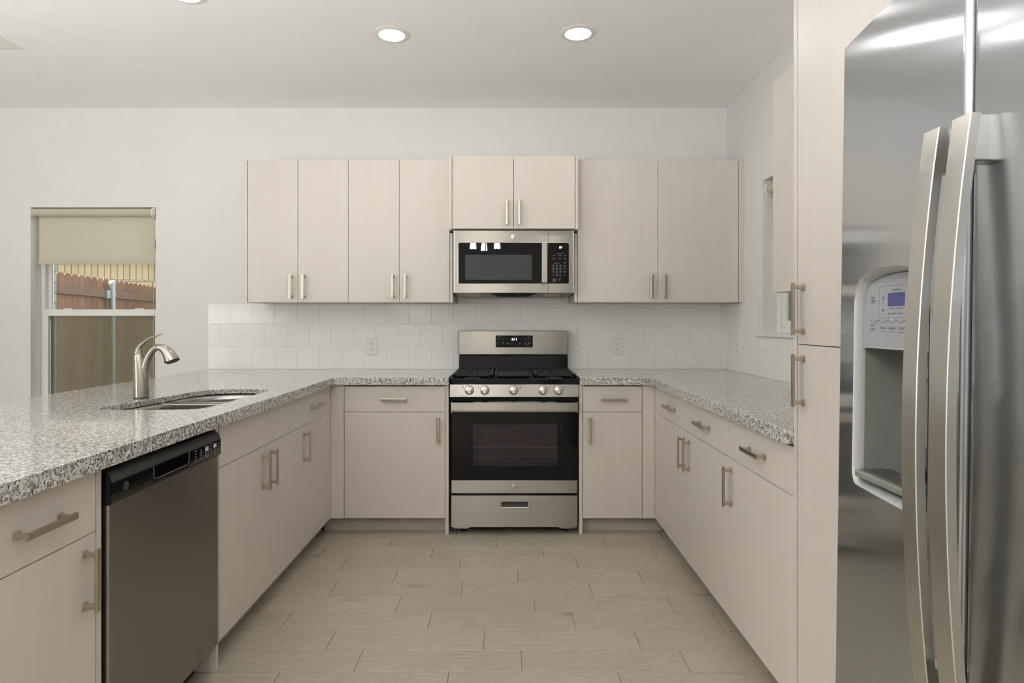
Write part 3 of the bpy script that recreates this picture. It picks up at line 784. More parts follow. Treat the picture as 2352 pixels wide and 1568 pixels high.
# ------------------------------------------------------------------ sink and tap
def sink():
    cx, cy = -1.33, 2.64
    r = thing('kitchen_sink', 'stainless double-bowl sink set under the granite', 'sink', (cx, cy, .70))
    ztop = Z_TOP - .0225
    big = lambda k: [(cx + (x - cx) * k, cy + (y - cy) * k) for x, y in SINK]
    yd0, yd1 = 2.655, 2.690
    def bowl(pts, depth):
        bm = BM(); n = len(pts); mx = sum(p[0] for p in pts) / n; my = sum(p[1] for p in pts) / n
        ring = lambda k, z: [(mx + (x - mx) * k, my + (y - my) * k, z) for x, y in pts]
        rs = loft(bm, [ring(1.0, ztop - .0005), ring(.992, ztop - .03), ring(.955, ztop - depth + .03), ring(.90, ztop - depth + .005), ring(.80, ztop - depth), ring(.12, ztop - depth - .004)], True, False)
        bm.faces.new(rs[-1])
        o = obj('bowl', bm, M['sink'], r, smooth=True)
        so = o.modifiers.new('wall', 'SOLIDIFY'); so.thickness = .0015; so.offset = 1
        bm = BM(); lathe(bm, (mx, my, ztop - depth - .002), [(.0, .001), (.02, .002), (.036, .004), (.044, .005), (.046, .003), (.046, -.02), (0, -.02)], 'z', 24)
        obj('drain', bm, M['chrome'], o, smooth=True)
    out = big(1.012)
    near = [p for p in out if p[1] < yd0]; far = [p for p in out if p[1] > yd1]
    def clip(pts, keep):
        res = []
        n = len(pts)
        for i in range(n):
            p, q = pts[i], pts[(i + 1) % n]
            lim = yd0 if keep == 'near' else yd1
            ins = lambda a: a[1] <= lim if keep == 'near' else a[1] >= lim
            if ins(p): res.append(p)
            if ins(p) != ins(q):
                t = (lim - p[1]) / (q[1] - p[1]); res.append((p[0] + (q[0] - p[0]) * t, lim))
        return res
    bowl(clip(out, 'near'), .20); bowl(clip(out, 'far'), .18)
    bm = BM(); rim_o = big(1.12); rim_i = out
    loft(bm, [[(x, y, ztop - .001) for x, y in rim_o], [(x, y, ztop) for x, y in rim_o], [(x, y, ztop) for x, y in rim_i]], True, False)
    obj('rim', bm, M['sink'], r, smooth=True)
    obj('divider', boxes((-1.558, -1.105, yd0 - .004, yd1 + .004, ztop - .03, ztop - .0035)), M['sink'], r, .006, seg=4)
sink()

def faucet():
    bx, by = -1.562, 2.637
    r = thing('kitchen_faucet', 'brushed nickel single-lever faucet standing behind the sink', 'faucet', (bx, by, Z_TOP))
    bm = BM(); lathe(bm, (bx, by, Z_TOP), [(.0, .0005), (.0300, .0005), (.0300, .004), (.0285, .005)], 'z', 32); obj('base_ring', bm, M['matte'], r, smooth=True)
    P = lambda x, z: (bx + x, by, z)
    bm = BM()
    tube(bm, [P(0, .9305), P(-.0005, .965), P(-.002, 1.005), P(-.0045, 1.045), P(-.0082, 1.080), P(-.0112, 1.106), P(-.0118, 1.112), P(-.0118, 1.114)],
         [.0305, .0302, .0290, .0265, .0232, .0205, .0192, .0150], 32, (0, 1, 0))
    obj('body', bm, M['faucet'], r, smooth=True)
    # spout grows out of the body, arches over and widens into the spray head
    cp = [P(.009, .952), P(.0105, 1.000), P(.015, 1.048), P(.026, 1.090), P(.042, 1.121), P(.058, 1.137), P(.0715, 1.1415)]
    cr = [.0195, .019, .0175, .0158, .0146, .014, .0138]
    bm = BM(); tube(bm, smooth_curve(cp, 6), interp(cr, 6), 24, (0, 1, 0)); sp = obj('spout', bm, M['faucet'], r, smooth=True)
    cp = [P(.0720, 1.1415), P(.088, 1.1385), P(.104, 1.1275), P(.1165, 1.112), P(.1265, 1.094), P(.130, 1.0855)]
    cr = [.0140, .0165, .0205, .0245, .0288, .0298]
    bm = BM(); tube(bm, smooth_curve(cp, 6), interp(cr, 6), 24, (0, 1, 0)); hd = obj('spray_head', bm, M['faucet'], r, smooth=True)
    bm = BM(); tube(bm, [P(.130, 1.0855), P(.1315, 1.080)], [.031, .0295], 24, (0, 1, 0)); tube(bm, [P(.1315, 1.080), P(.133, 1.076)], [.022, .021], 24, (0, 1, 0)); obj('spray_face', bm, M['matte'], hd, smooth=True)
    # lever: broad at its hub, sweeping up and over to a thin tip
    cp = [P(-.0118, 1.1145), P(-.0100, 1.130), P(-.002, 1.147), P(.016, 1.163), P(.036, 1.178), P(.060, 1.188), P(.0855, 1.199)]
    rr = [(.0185, .0190), (.0172, .0160), (.0155, .0120), (.0130, .0085), (.0110, .0060), (.0085, .0042), (.0035, .0018)]
    rr = [(a, b) for (a, b) in zip(interp([q[0] for q in rr], 6), interp([q[1] for q in rr], 6))]
    bm = BM(); tube(bm, smooth_curve(cp, 6), rr, 20, (0, 1, 0)); obj('lever', bm, M['faucet'], r, smooth=True)
faucet()

# ------------------------------------------------------------------ dishwasher
def emblem(parent, c, rad, facing, disc, ink):
    bm = BM(); ax, sg = {'back': ('y', -1), 'left': ('x', 1), 'right': ('x', -1)}[facing]
    lathe(bm, c, [(0, sg * .0012), (rad * .9, sg * .0012), (rad, sg * .0006), (rad, 0)], ax, 32)
    e = obj('emblem', bm, disc, parent, smooth=True)
    bm = BM(); d = {'back': Vector((0, -1, 0)), 'left': Vector((1, 0, 0)), 'right': Vector((-1, 0, 0))}[facing]
    cc = Vector(c) + d * .0016
    text(bm, 'GE', rad * 1.0, cc, facing, shear=.25)
    ring = []
    for q in (.82, .75):
        ring.append([tuple(cc + (FACING[facing].to_3x3() @ Vector((rad * q * math.cos(2 * PI * k / 32), rad * q * math.sin(2 * PI * k / 32), 0)))) for k in range(32)])
    loft(bm, ring, True, False)
    obj('lettering', bm, ink, e)

def dishwasher():
    y0, y1, xf = 1.5915, 2.2035, -1.030
    r = thing('dishwasher', 'dark slate-finish dishwasher with black control strip in the peninsula', 'dishwasher', (-1.33, 1.8975, 0))
    obj('tub', boxes((-1.635, -1.062, y0 + .003, y1 - .003, .09, .868)), M['black'], r)
    obj('door', boxes((-1.060, xf, y0 + .004, y1 - .002, .104, .777)), M['slate'], r, .005, seg=3)
    prof = [(-1.060, .7785), (xf + .006, .7785), (xf + .008, .782), (xf + .008, .832), (xf + .002, .850), (xf - .008, .860), (-1.060, .862)]
    notch = [(-1.060, .7785), (xf + .006, .7785), (xf + .008, .782), (xf + .008, .7935), (xf + .004, .7965), (-1.050, .799), (-1.050, .836), (xf + .0075, .836), (xf + .002, .850), (xf - .008, .860), (-1.060, .862)]
    bm = BM()
    prism(bm, prof, 'y', y0 + .003, 1.7845); prism(bm, notch, 'y', 1.7845, 1.985); prism(bm, prof, 'y', 1.985, y1 - .001)
    cs = obj('control_panel', bm, M['black'], r, smooth=True)
    bm = BM(); pr = [(xf + .0076, .8335), (xf + .0024, .8505), (xf - .0078, .8604), (-1.058, .8624), (-1.058, .8628), (xf - .0076, .8609), (xf + .0028, .851), (xf + .0081, .8337)]
    prism(bm, pr, 'y', y0 + .004, y1 - .002); obj('top_band', bm, M['matte'], cs)
    bm = BM()
    tube(bm, [(xf + .008, 1.7855, .8325), (xf + .008, 1.7855, .803), (xf + .008, 1.792, .7965), (xf + .008, 1.805, .7945), (xf + .008, 1.970, .7945), (xf + .008, 1.983, .801), (xf + .008, 1.985, .8325)], .0014, 8)
    obj('pocket_rim', bm, plain('grey_rim', srgb(92, 90, 88), .3), cs, smooth=True)
    bm = BM(); X = xf + .0084
    def tx(s, y, z, size, **k): text(bm, s, size, (X, y, z), 'left', **k)
    for k, s in enumerate(('Boost', 'Sani', 'Heat', 'Steam')): tx(s, 2.026, .826 - k * .0095, .0062)
    for k, s in enumerate(('Select', 'AutoSense', 'Heavy', 'Normal')): tx(s, 2.060, .822 - k * .0085, .0056)
    for k, s in enumerate(('Cycles', '1-Hour', 'Rinse')): tx(s, 2.128, .8225 - k * .009, .0062)
    for k, s in enumerate(('Wash', 'Delay', 'Hours')): tx(s, 2.158, .806 - k * .0075, .005)
    for k, s in enumerate(('Low', 'Clean', 'Lock', 'Done')): tx(s, 2.085 + .018 * k, .8295, .0042)
    tx('Reset', 2.188, .822, .0055); tx('3 Sec', 2.188, .813, .0042)
    for (ya, yb, za, zb) in ((2.089, 2.112, .812, .8255), (2.147, 2.169, .8125, .8255)): box(bm, X - .0003, X, ya, yb, za, zb)
    for (ya, yb, za, zb) in ((2.089, 2.0895, .793, .811), (2.1115, 2.112, .793, .811), (2.089, 2.112, .793, .7936)): box(bm, X - .0003, X, ya, yb, za, zb)
    for k, s in enumerate(('Start', 'Pad')): text(bm, s, .005, (X, 2.1005, .806 - k * .007), 'left')
    obj('lettering', bm, M['print_white'], cs)
    emblem(cs, (xf + .008, 1.655, .8115), .0125, 'left', M['matte'], plain('grey_ink', srgb(70, 68, 66), .4))
    obj('toe_kick', boxes((-1.13, -1.115, y0 + .003, y1 - .003, .0005, .10)), M['deep'], r)
    bm = BM()
    for y in (y0 + .06, y1 - .06): lathe(bm, (-1.25, y, 0), [(.016, .0005), (.016, .01), (.006, .012), (.006, .09)], 'z', 12)
    obj('foot', bm, M['matte'], r)
dishwasher()

# ------------------------------------------------------------------ range
def gas_range():
    x0, x1 = -.3395, .4165; xc = (x0 + x1) / 2
    r = thing('gas_range', 'stainless gas range with five knobs and a black oven door', 'range', (xc, 3.93, 0))
    yf = 3.632
    obj('body', boxes((x0 + .006, x0 + .012, 3.66, 4.22, .05, .885), (x1 - .012, x1 - .006, 3.66, 4.22, .05, .885), (x0 + .006, x1 - .006, 4.2, 4.22, .05, .885), (x0 + .006, x1 - .006, 3.66, 4.22, .05, .06), (x0 + .006, x1 - .006, 3.655, 3.67, .05, .30), (x0 + .006, x1 - .006, 3.66, 3.67, .70, .885)), M['black'], r)
    # cooktop tray
    bm = BM(); rr = rrect(x0 + .001, x1 - .001, 3.628, 4.165, .012, 4)
    inn = rrect(x0 + .02, x1 - .02, 3.655, 4.15, .02, 4)
    loft(bm, [[(x, y, .884) for x, y in rr], [(x, y, .912) for x, y in rr], [(x, y, .919) for x, y in rrect(x0 + .006, x1 - .006, 3.634, 4.16, .012, 4)], [(x, y, .917) for x, y in inn], [(x, y, .898) for x, y in rrect(x0 + .035, x1 - .035, 3.675, 4.14, .02, 4)]])
    ct = obj('cooktop', bm, M['black'], r, smooth=True)
    # burners and grates
    def burner(x, y, k=1.0):
        bm = BM(); lathe(bm, (x, y, .898), [(.052 * k, .0), (.050 * k, .008), (.043 * k, .012), (.043 * k, .016), (.0, .016)], 'z', 28); b = obj('burner', bm, M['chrome'], r, smooth=True)
        bm = BM(); lathe(bm, (x, y, .914), [(.040 * k, 0), (.040 * k, .006), (.034 * k, .010), (0, .011)], 'z', 28); obj('burner_cap', bm, M['iron'], b, smooth=True)
    for bx in (-.21, .287):
        burner(bx, 3.78, 1.05); burner(bx, 4.03, .9)
    zt = .9405
    def grate(xa, xb):
        bm = BM(); ya, yb = 3.672, 4.135; w = .018
        # raised outer frame with sloping shoulders at front and back
        for y in (ya, yb - w):
            prism(bm, [(xa, .916), (xa + .02, .916), (xa + .034, zt - .014), (xb - .034, zt - .014), (xb - .02, .916), (xb, .916), (xb - .012, zt - .004), (xb - .02, zt), (xa + .02, zt), (xa + .012, zt - .004)], 'y', y, y + w)
        for x in (xa + .004, xb - .004 - w):
            prism(bm, [(ya, .916), (ya + .02, .916), (ya + .03, zt - .012), (yb - .03, zt - .012), (yb - .02, .916), (yb, .916), (yb, zt - .004), (yb - .006, zt), (ya + .006, zt), (ya, zt - .004)], 'x', x, x + w)
        ym = (ya + yb) / 2; box(bm, xa + .01, xb - .01, ym - w / 2, ym + w / 2, zt - .012, zt)
        xm = (xa + xb) / 2
        for yc_, q in ((3.78, ya), (4.03, yb)):
            for ang in range(8):
                a = ang * PI / 4
                dx, dy = math.cos(a), math.sin(a)
                lim = []
                if abs(dx) > .01: lim.append(((xb - .012 if dx > 0 else xa + .012) - xm) / dx)
                if abs(dy) > .01:
                    t = ((ym if (yc_ < ym) == (dy > 0) else q) - yc_) / dy
                    lim.append(t)
                t1 = min(lim)
                p0 = Vector((xm + dx * .022, yc_ + dy * .022)); p1 = Vector((xm + dx * t1, yc_ + dy * t1))
                nn = Vector((-dy, dx)) * .006
                loft(bm, [[(p0.x + nn.x, p0.y + nn.y, z) for z in (zt - .010,)] + [(p0.x - nn.x, p0.y - nn.y, zt - .010), (p0.x - nn.x, p0.y - nn.y, zt + .001), (p0.x + nn.x, p0.y + nn.y, zt + .001)],
                          [(p1.x + nn.x, p1.y + nn.y, zt - .012), (p1.x - nn.x, p1.y - nn.y, zt - .012), (p1.x - nn.x, p1.y - nn.y, zt), (p1.x + nn.x, p1.y + nn.y, zt)]])
        obj('grate', bm, M['iron'], r, .0015)
    grate(x0 + .008, -.0835); grate(.1535, x1 - .006)
    bm = BM(); xa, xb, ya, yb = -.0795, .1495, 3.672, 4.135
    box(bm, xa + .016, xb - .016, ya + .008, yb - .01, zt - .012, zt - .006)
    for x in (xa, xb - .016): box(bm, x, x + .016, ya, yb, zt - .020, zt)
    box(bm, xa + .016, xb - .016, yb - .018, yb, zt - .016, zt)
    box(bm, xa + .016, xb - .016, ya, ya + .012, zt - .016, zt - .004)
    for x in (xa + .002, xb - .018):
        for y in (ya, yb - .02): prism(bm, [(x, .916), (x + .016, .916), (x + .016, zt - .016), (x, zt - .016)], 'y', y, y + .02)
    obj('griddle', bm, M['iron'], r, .002)
    # knob panel, tilted a little, with wrapped ends
    bm = BM(); prism(bm, [(3.617, .8105), (3.622, .8095), (3.66, .8095), (3.66, .884), (3.630, .884), (3.627, .882)], 'x', x0, x1)
    kp = obj('knob_panel', bm, M['steel'], r, .0015)
    n = Vector((0, -(.882 - .8105), 3.627 - 3.617)).normalized()
    n = Vector((0, -.99, .137)).normalized()
    for kx in (-.2242, -.1343, .0347, .2073, .2979):
        bm = BM(); c = Vector((kx, 3.6215, .8505)); up = Vector((0, n.z, -n.y)).normalized()
        if up.z < 0: up = -up
        right = Vector((1, 0, 0))
        ring = lambda rad, h: [tuple(c + n * h + right * (rad * math.cos(2 * PI * k / 36)) + up * (rad * math.sin(2 * PI * k / 36))) for k in range(36)]
        loft(bm, [ring(.0275, .0), ring(.0275, .003), ring(.0262, .006), ring(.0240, .014), ring(.0215, .016)])
        # grip ridge
        for (wa, h0, h1) in ((.0058, .012, .026),):
            pts = [(-wa, -.0215), (wa, -.0215), (wa, .0225), (-wa, .0225)]
            loft(bm, [[tuple(c + n * h0 + right * u + up * v) for u, v in pts], [tuple(c + n * h1 + right * u * .8 + up * v * .92) for u, v in pts]])
        k_ = obj('knob', bm, M['chrome'], r, .0008, smooth=True)
        bm = BM(); pts = [(-.0011, .013), (.0011, .013), (.0011, .0195), (-.0011, .0195)]
        loft(bm, [[tuple(c + n * .0262 + right * u + up * v) for u, v in pts], [tuple(c + n * .0266 + right * u + up * v) for u, v in pts]])
        obj('pointer', bm, M['deep'], k_)
    bm = BM()
    for kx, lx, s in ((-.2242, -.262, 'Front'), (-.1343, -.172, 'Rear'), (.0347, .0745, 'Center'), (.2073, .2445, 'Rear'), (.2979, .336, 'Front')):
        text(bm, s, .0055, (lx, 3.6222, .8625), 'back')
        box(bm, lx - .0022, lx + .0022, 3.6215, 3.6225, .868, .8725)
    text(bm, 'PowerBoil', .0052, (-.262, 3.6168, .8165), 'back')
    obj('lettering', bm, M['slot'], kp)
    # oven door
    da, db = x0 + .0095, x1 - .0075
    door = obj('oven_door', boxes((da, db, yf, 3.652, .3205, .719)), M['gloss'], r, .002)
    obj('window', boxes((-.204, .291, yf - .0006, yf, .404, .648)), M['oven_glass'], door)
    bm = BM()
    for z in (.514, .461):
        box(bm, -.204, .291, yf - .0009, yf - .0005, z, z + .0018)
        for k in range(13): box(bm, -.19 + k * .038, -.188 + k * .038, yf - .0009, yf - .0005, z + .0018, z + .005)
    obj('oven_rack', bm, plain('rack_line', srgb(74, 68, 62), .4), door)
    obj('lower_trim', boxes((da, db, yf - .004, 3.652, .245, .3195)), M['steel'], door, .0015)
    # full width handle with slotted top
    bm = BM()
    box(bm, da, db, yf - .003, 3.652, .7205, .7320)
    box(bm, da + .004, db - .004, yf - .044, yf - .034, .7345, .7775)
    box(bm, da, da + .006, yf - .044, 3.652, .7205, .786); box(bm, db - .006, db, yf - .044, 3.652, .7205, .786)
    zt0, zt1 = .7775, .782
    gaps = [(-.203, -.146), (-.118, .026), (.053, .197), (.224, .281)]
    xs = [da] + [v for g in gaps for v in g] + [db]
    for k in range(0, len(xs), 2): box(bm, xs[k], xs[k + 1], yf - .044, 3.652, zt0, zt1)
    for ga, gb in gaps: box(bm, ga, gb, yf - .044, yf - .033, zt0, zt1); box(bm, ga, gb, yf - .010, 3.652, zt0, zt1)
    obj('handle', bm, M['steel'], door, .001)
    obj('door_gap', boxes((da, db, 3.645, 3.655, .785, .809)), M['deep'], r)
    emblem(door, (.0385, yf - .004, .283), .0145, 'back', M['chrome'], M['slot'])
    # drawer with recessed pull
    dz0, dz1 = .047, .2315; px0, px1, pz0, pz1 = -.036, .120, .165, .196
    bm = BM(); y_a, y_b = yf - .004, 3.652
    for b in ((da, px0, dz0, dz1), (px1, db, dz0, dz1), (px0, px1, dz0, pz0), (px0, px1, pz1, dz1)): box(bm, b[0], b[1], y_a, y_b, b[2], b[3])
    dr = obj('drawer', bm, M['steel'], r)
    bm = BM()
    ro, ri = rrect(px0 - .007, px1 + .007, pz0 - .007, pz1 + .007, .004, 3), rrect(px0 + .002, px1 - .002, pz0 + .003, pz1 - .003, .003, 3)
    loft(bm, [[(x, y_a, z) for x, z in ro], [(x, y_a - .004, z) for x, z in rrect(px0 - .005, px1 + .005, pz0 - .005, pz1 + .005, .004, 3)], [(x, y_a - .003, z) for x, z in rrect(px0, px1, pz0, pz1, .003, 3)], [(x, y_b - .006, z) for x, z in ri]], True, False)
    obj('pull', bm, M['chrome'], dr, smooth=True)
    obj('pull_recess', boxes((px0, px1, y_b - .006, y_b - .002, pz0, pz1)), M['matte'], dr)
    # skirt and feet
    bm = BM(); prism(bm, [(da + .01, .044), (da + .01, .032), (da + .09, .030), (da + .115, .041), (db - .115, .041), (db - .09, .030), (db - .01, .032), (db - .01, .044)], 'y', 3.650, 3.656); obj('skirt', bm, M['steel'], r)
    for x in (x0 + .075, x1 - .075):
        for y in (3.70, 4.16):
            bm = BM(); lathe(bm, (x, y, 0), [(.019, .0005), (.019, .010), (.008, .014), (.008, .05)], 'z', 14); obj('foot', bm, M['matte'], r, smooth=True)
    # backguard
    bx0, bx1 = -.3325, .4095
    bm = BM(); prism(bm, [(4.225, .90), (4.150, .90), (4.176, .935), (4.182, 1.022), (4.225, 1.022)], 'x', bx0 + .003, bx1 - .003); obj('backguard_base', bm, M['black'], r, .003)
    bm = BM(); ring = rrect(bx0, bx1, 1.0275, 1.191, .008, 4)
    loft(bm, [[(x, 4.235, z) for x, z in ring], [(x, 4.177, z) for x, z in ring], [(x, 4.170, z) for x, z in rrect(bx0 + .006, bx1 - .006, 1.032, 1.187, .006, 4)]])
    bg = obj('backguard', bm, M['steel'], r, smooth=True)
    obj('backguard_lip', boxes((bx0 + .004, bx1 - .004, 4.181, 4.23, 1.0215, 1.0275)), M['deep'], r)
    bm = BM(); ring = rrect(-.0805, .1695, 1.0785, 1.1585, .005, 3)
    loft(bm, [[(x, 4.1705, z) for x, z in ring], [(x, 4.1685, z) for x, z in ring]]); dp = obj('display', bm, M['gloss'], bg)
    yy = 4.1680
    bm = BM(); text(bm, '6:11', .0215, (.0445, yy, 1.1325), 'back', shear=.12, bold=.0005); obj('clock_digits', bm, M['digits'], dp)
    bm = BM()
    tx = lambda s, x, z, size=.0055: text(bm, s, size, (x, yy, z), 'back')
    tx('Cooking Modes', -.0535, 1.1505, .0042); tx('Bake', -.064, 1.1345); tx('Broil', -.032, 1.1345)
    tx('Start', -.064, 1.1085); tx('Cancel', -.032, 1.1095); tx('Off', -.032, 1.1035)
    tx('Kitchen', .0005, 1.107, .0048); tx('Timer', .0005, 1.1015, .0048); tx('+', .0295, 1.104, .009); tx('-', .053, 1.104, .011)
    tx('Oven', .0815, 1.107, .0048); tx('Light', .0815, 1.1015, .0048); tx('Cook', .1205, 1.1345); tx('Delay', .1455, 1.1345)
    tx('Self', .1205, 1.108); tx('Clean', .1205, 1.102); tx('Settings', .1455, 1.107); tx('Options', .1415, 1.151, .0042); tx('Hold 3 Sec', .1345, 1.0915, .0042)
    obj('lettering', bm, M['print_white'], dp)
gas_range()

# ------------------------------------------------------------------ microwave
def microwave():
    x0, x1, yf = -.3385, .4150, 3.874
    z0, z1 = 1.4330, 1.8220
    r = thing('microwave', 'stainless over-the-range microwave with black glass door', 'microwave', ((x0 + x1) / 2, 4.06, 1.41))
    obj('body', boxes((x0 + .002, x1 - .002, yf + .022, 4.240, z0 + .002, z1 - .006)), M['black'], r)
    bm = BM(); loft(bm, [[(x0 + .002, yf + .004, z0), (x1 - .002, yf + .004, z0), (x1 - .002, 4.235, z0), (x0 + .002, 4.235, z0)], [(x0 + .03, yf + .12, 1.4125), (x1 - .03, yf + .12, 1.4125), (x1 - .03, 4.235, 1.4125), (x0 + .03, 4.235, 1.4125)]])
    ub = obj('underside', bm, plain('underside_grey', srgb(120, 116, 110), .4, .6), r)
    sl = lambda y: z0 - (y - yf - .004) / .116 * (z0 - 1.4125)
    for xa in (-.280, .220):
        bm = BM(); ys = (yf + .03, yf + .105)
        loft(bm, [[(xa, ys[0], sl(ys[0]) - .0006), (xa + .115, ys[0], sl(ys[0]) - .0006), (xa + .100, ys[1], sl(ys[1]) - .0006), (xa + .015, ys[1], sl(ys[1]) - .0006)],
                  [(xa, ys[0], sl(ys[0]) - .002), (xa + .115, ys[0], sl(ys[0]) - .002), (xa + .100, ys[1], sl(ys[1]) - .002), (xa + .015, ys[1], sl(ys[1]) - .002)]])
        obj('grease_filter', bm, M['filter'], r)
    bm = BM(); ys = (yf + .008, yf + .115)
    loft(bm, [[(-.115, ys[0], sl(ys[0]) - .0006), (.19, ys[0], sl(ys[0]) - .0006), (.135, ys[1], sl(ys[1]) - .0006), (-.06, ys[1], sl(ys[1]) - .0006)], [(-.115, ys[0], sl(ys[0]) - .0016), (.19, ys[0], sl(ys[0]) - .0016), (.135, ys[1], sl(ys[1]) - .0016), (-.06, ys[1], sl(ys[1]) - .0016)]])
    obj('light_panel', bm, M['deep'], r)
    xs = .2545                      # split between door and keypad side
    gx0, gx1, gz0, gz1 = -.3095, .3835, 1.491, 1.7455
    def frame(name, xa, xb, ga, gb):
        bm = BM()
        bs = [(xa, xb, z0, gz0), (xa, xb, gz1, z1)]
        if ga > xa + .001: bs.append((xa, ga, gz0, gz1))
        if gb < xb - .001: bs.append((gb, xb, gz0, gz1))
        for a, b, c, d in bs: box(bm, a, b, yf, yf + .022, c, d)
        return obj(name, bm, M['steel'], r)
    door = frame('door', x0, xs - .001, gx0, xs)
    side = frame('control_side', xs + .001, x1, xs, gx1)
    bm = BM(); rr = [(x, z) for x, z in rrect(gx0, xs + .02, gz0, gz1, .010, 4) if x < xs - .0015] ; rr = [(xs - .0015, gz1)] + [p for p in rr] + [(xs - .0015, gz0)]
    loft(bm, [[(x, yf + .012, z) for x, z in rr], [(x, yf + .0008, z) for x, z in rr]]); gl = obj('glass', bm, M['gloss'], door)
    bm = BM(); rr = rrect(-.2665, .1525, 1.515, 1.6705, .006, 4)
    loft(bm, [[(x, yf + .0008, z) for x, z in rr], [(x, yf + .0003, z) for x, z in rr]]); obj('viewing_window', bm, M['mesh_grey'], gl)
    bm = BM(); rr = rrect(xs - .03, gx1, gz0, gz1, .010, 4); rr = [(xs + .0015, gz0)] + [p for p in rr[18:]] + [p for p in rr[:6]] + [(xs + .0015, gz1)]
    loft(bm, [[(x, yf + .012, z) for x, z in rr], [(x, yf + .0008, z) for x, z in rr]]); kp = obj('keypad', bm, M['gloss'], side)
    # chrome rim round the black glass
    bm = BM(); a = rrect(gx0 - .003, gx1 + .003, gz0 - .003, gz1 + .003, .012, 5); b = rrect(gx0, gx1, gz0, gz1, .010, 5)
    loft(bm, [[(x, yf - .0002, z) for x, z in a], [(x, yf - .0012, z) for x, z in b], [(x, yf + .002, z) for x, z in b]], True, False); obj('glass_rim', bm, M['chrome'], door, smooth=True)
    # edge strips
    obj('edge_trim', boxes((x0, x0 + .006, yf - .002, yf, z0, z1), (x1 - .006, x1, yf - .002, yf, z0, z1)), M['chrome'], r, .0008)
    # bar handle
    bm = BM(); hx0, hx1 = .2105, .2490
    pr = [(hx0, yf - .028), (hx0 + .004, yf - .032), (hx1 - .004, yf - .032), (hx1, yf - .028), (hx1 - .003, yf - .018), (hx0 + .003, yf - .018)]
    prism(bm, pr, 'z', 1.4935, 1.744)
    for z in (1.4935, 1.722): box(bm, hx0 + .008, hx1 - .008, yf - .022, yf + .002, z, z + .022)
    obj('handle', bm, M['steel'], door, .001)
    emblem(door, (.0375, yf, 1.7855), .0170, 'back', M['chrome'], M['slot'])
    # keypad
    bm = BM(); yy = yf + .0004
    bm2 = BM()
    text(bm2, 'PF', .0175, (.331, yy, 1.715), 'back', shear=.1, bold=.0006); obj('display_digits', bm2, M['digits'], kp)
    tx = lambda s, x, z, size=.0052: text(bm, s, size, (x, yy, z), 'back')
    X = lambda px: (1240 + px / 9.8 - 1166) * 3.874 / F_PX
    Z = lambda py: H - (530 + py / 9.8 - 739) * 3.874 / F_PX
    tx('Convenience Cooking', X(445), Z(503), .0052)
    for row, items in ((556, ('Popcorn', 'Beverage', 'Potato')), (626, ('Reheat', 'Simple', 'Soften'))):
        for px, s in zip((325, 445, 562), items): tx(s, X(px), Z(row))
    tx('Melt', X(562), Z(612), .004); tx('Express Cook', X(384), Z(731), .0052)
    for row, s1, s2 in ((715, 'Cook', 'Time'), (787, 'Add', '30 Sec'), (853, 'Defrost', ''), (920, 'Power', 'Level'), (992, 'Timer', '')):
        tx(s1, X(562), Z(row - (8 if s2 else 0)), .0048)
        if s2: tx(s2, X(562), Z(row + 10), .0048)
    bk = BM()
    for i, row in enumerate((782, 852, 922)):
        for j, px in enumerate((304, 383, 463)):
            box(bk, X(px - 27), X(px + 27), yf + .0005, yf + .0009, Z(row + 27), Z(row - 27)); tx(str(i * 3 + j + 1), X(px), Z(row), .0066)
    box(bk, X(356), X(410), yf + .0005, yf + .0009, Z(1019), Z(965)); tx('0', X(383), Z(992), .0066)
    box(bk, X(282), X(370), yf + .0005, yf + .0009, Z(1130), Z(1075)); tx('Start', X(325), Z(1085), .005); tx('Pause', X(325), Z(1110), .005)
    tx('Vent', X(304), Z(985), .0045); tx('Fan', X(304), Z(1003), .0045); tx('Set', X(463), Z(985), .0045); tx('Clock', X(463), Z(1003), .0045)
    tx('Cancel', X(443), Z(1085), .005); tx('Off', X(443), Z(1107), .005); tx('Lock Controls', X(325), Z(1140), .0036)
    obj('keys', bk, M['key'], kp); obj('lettering', bm, M['print_white'], kp)
microwave()

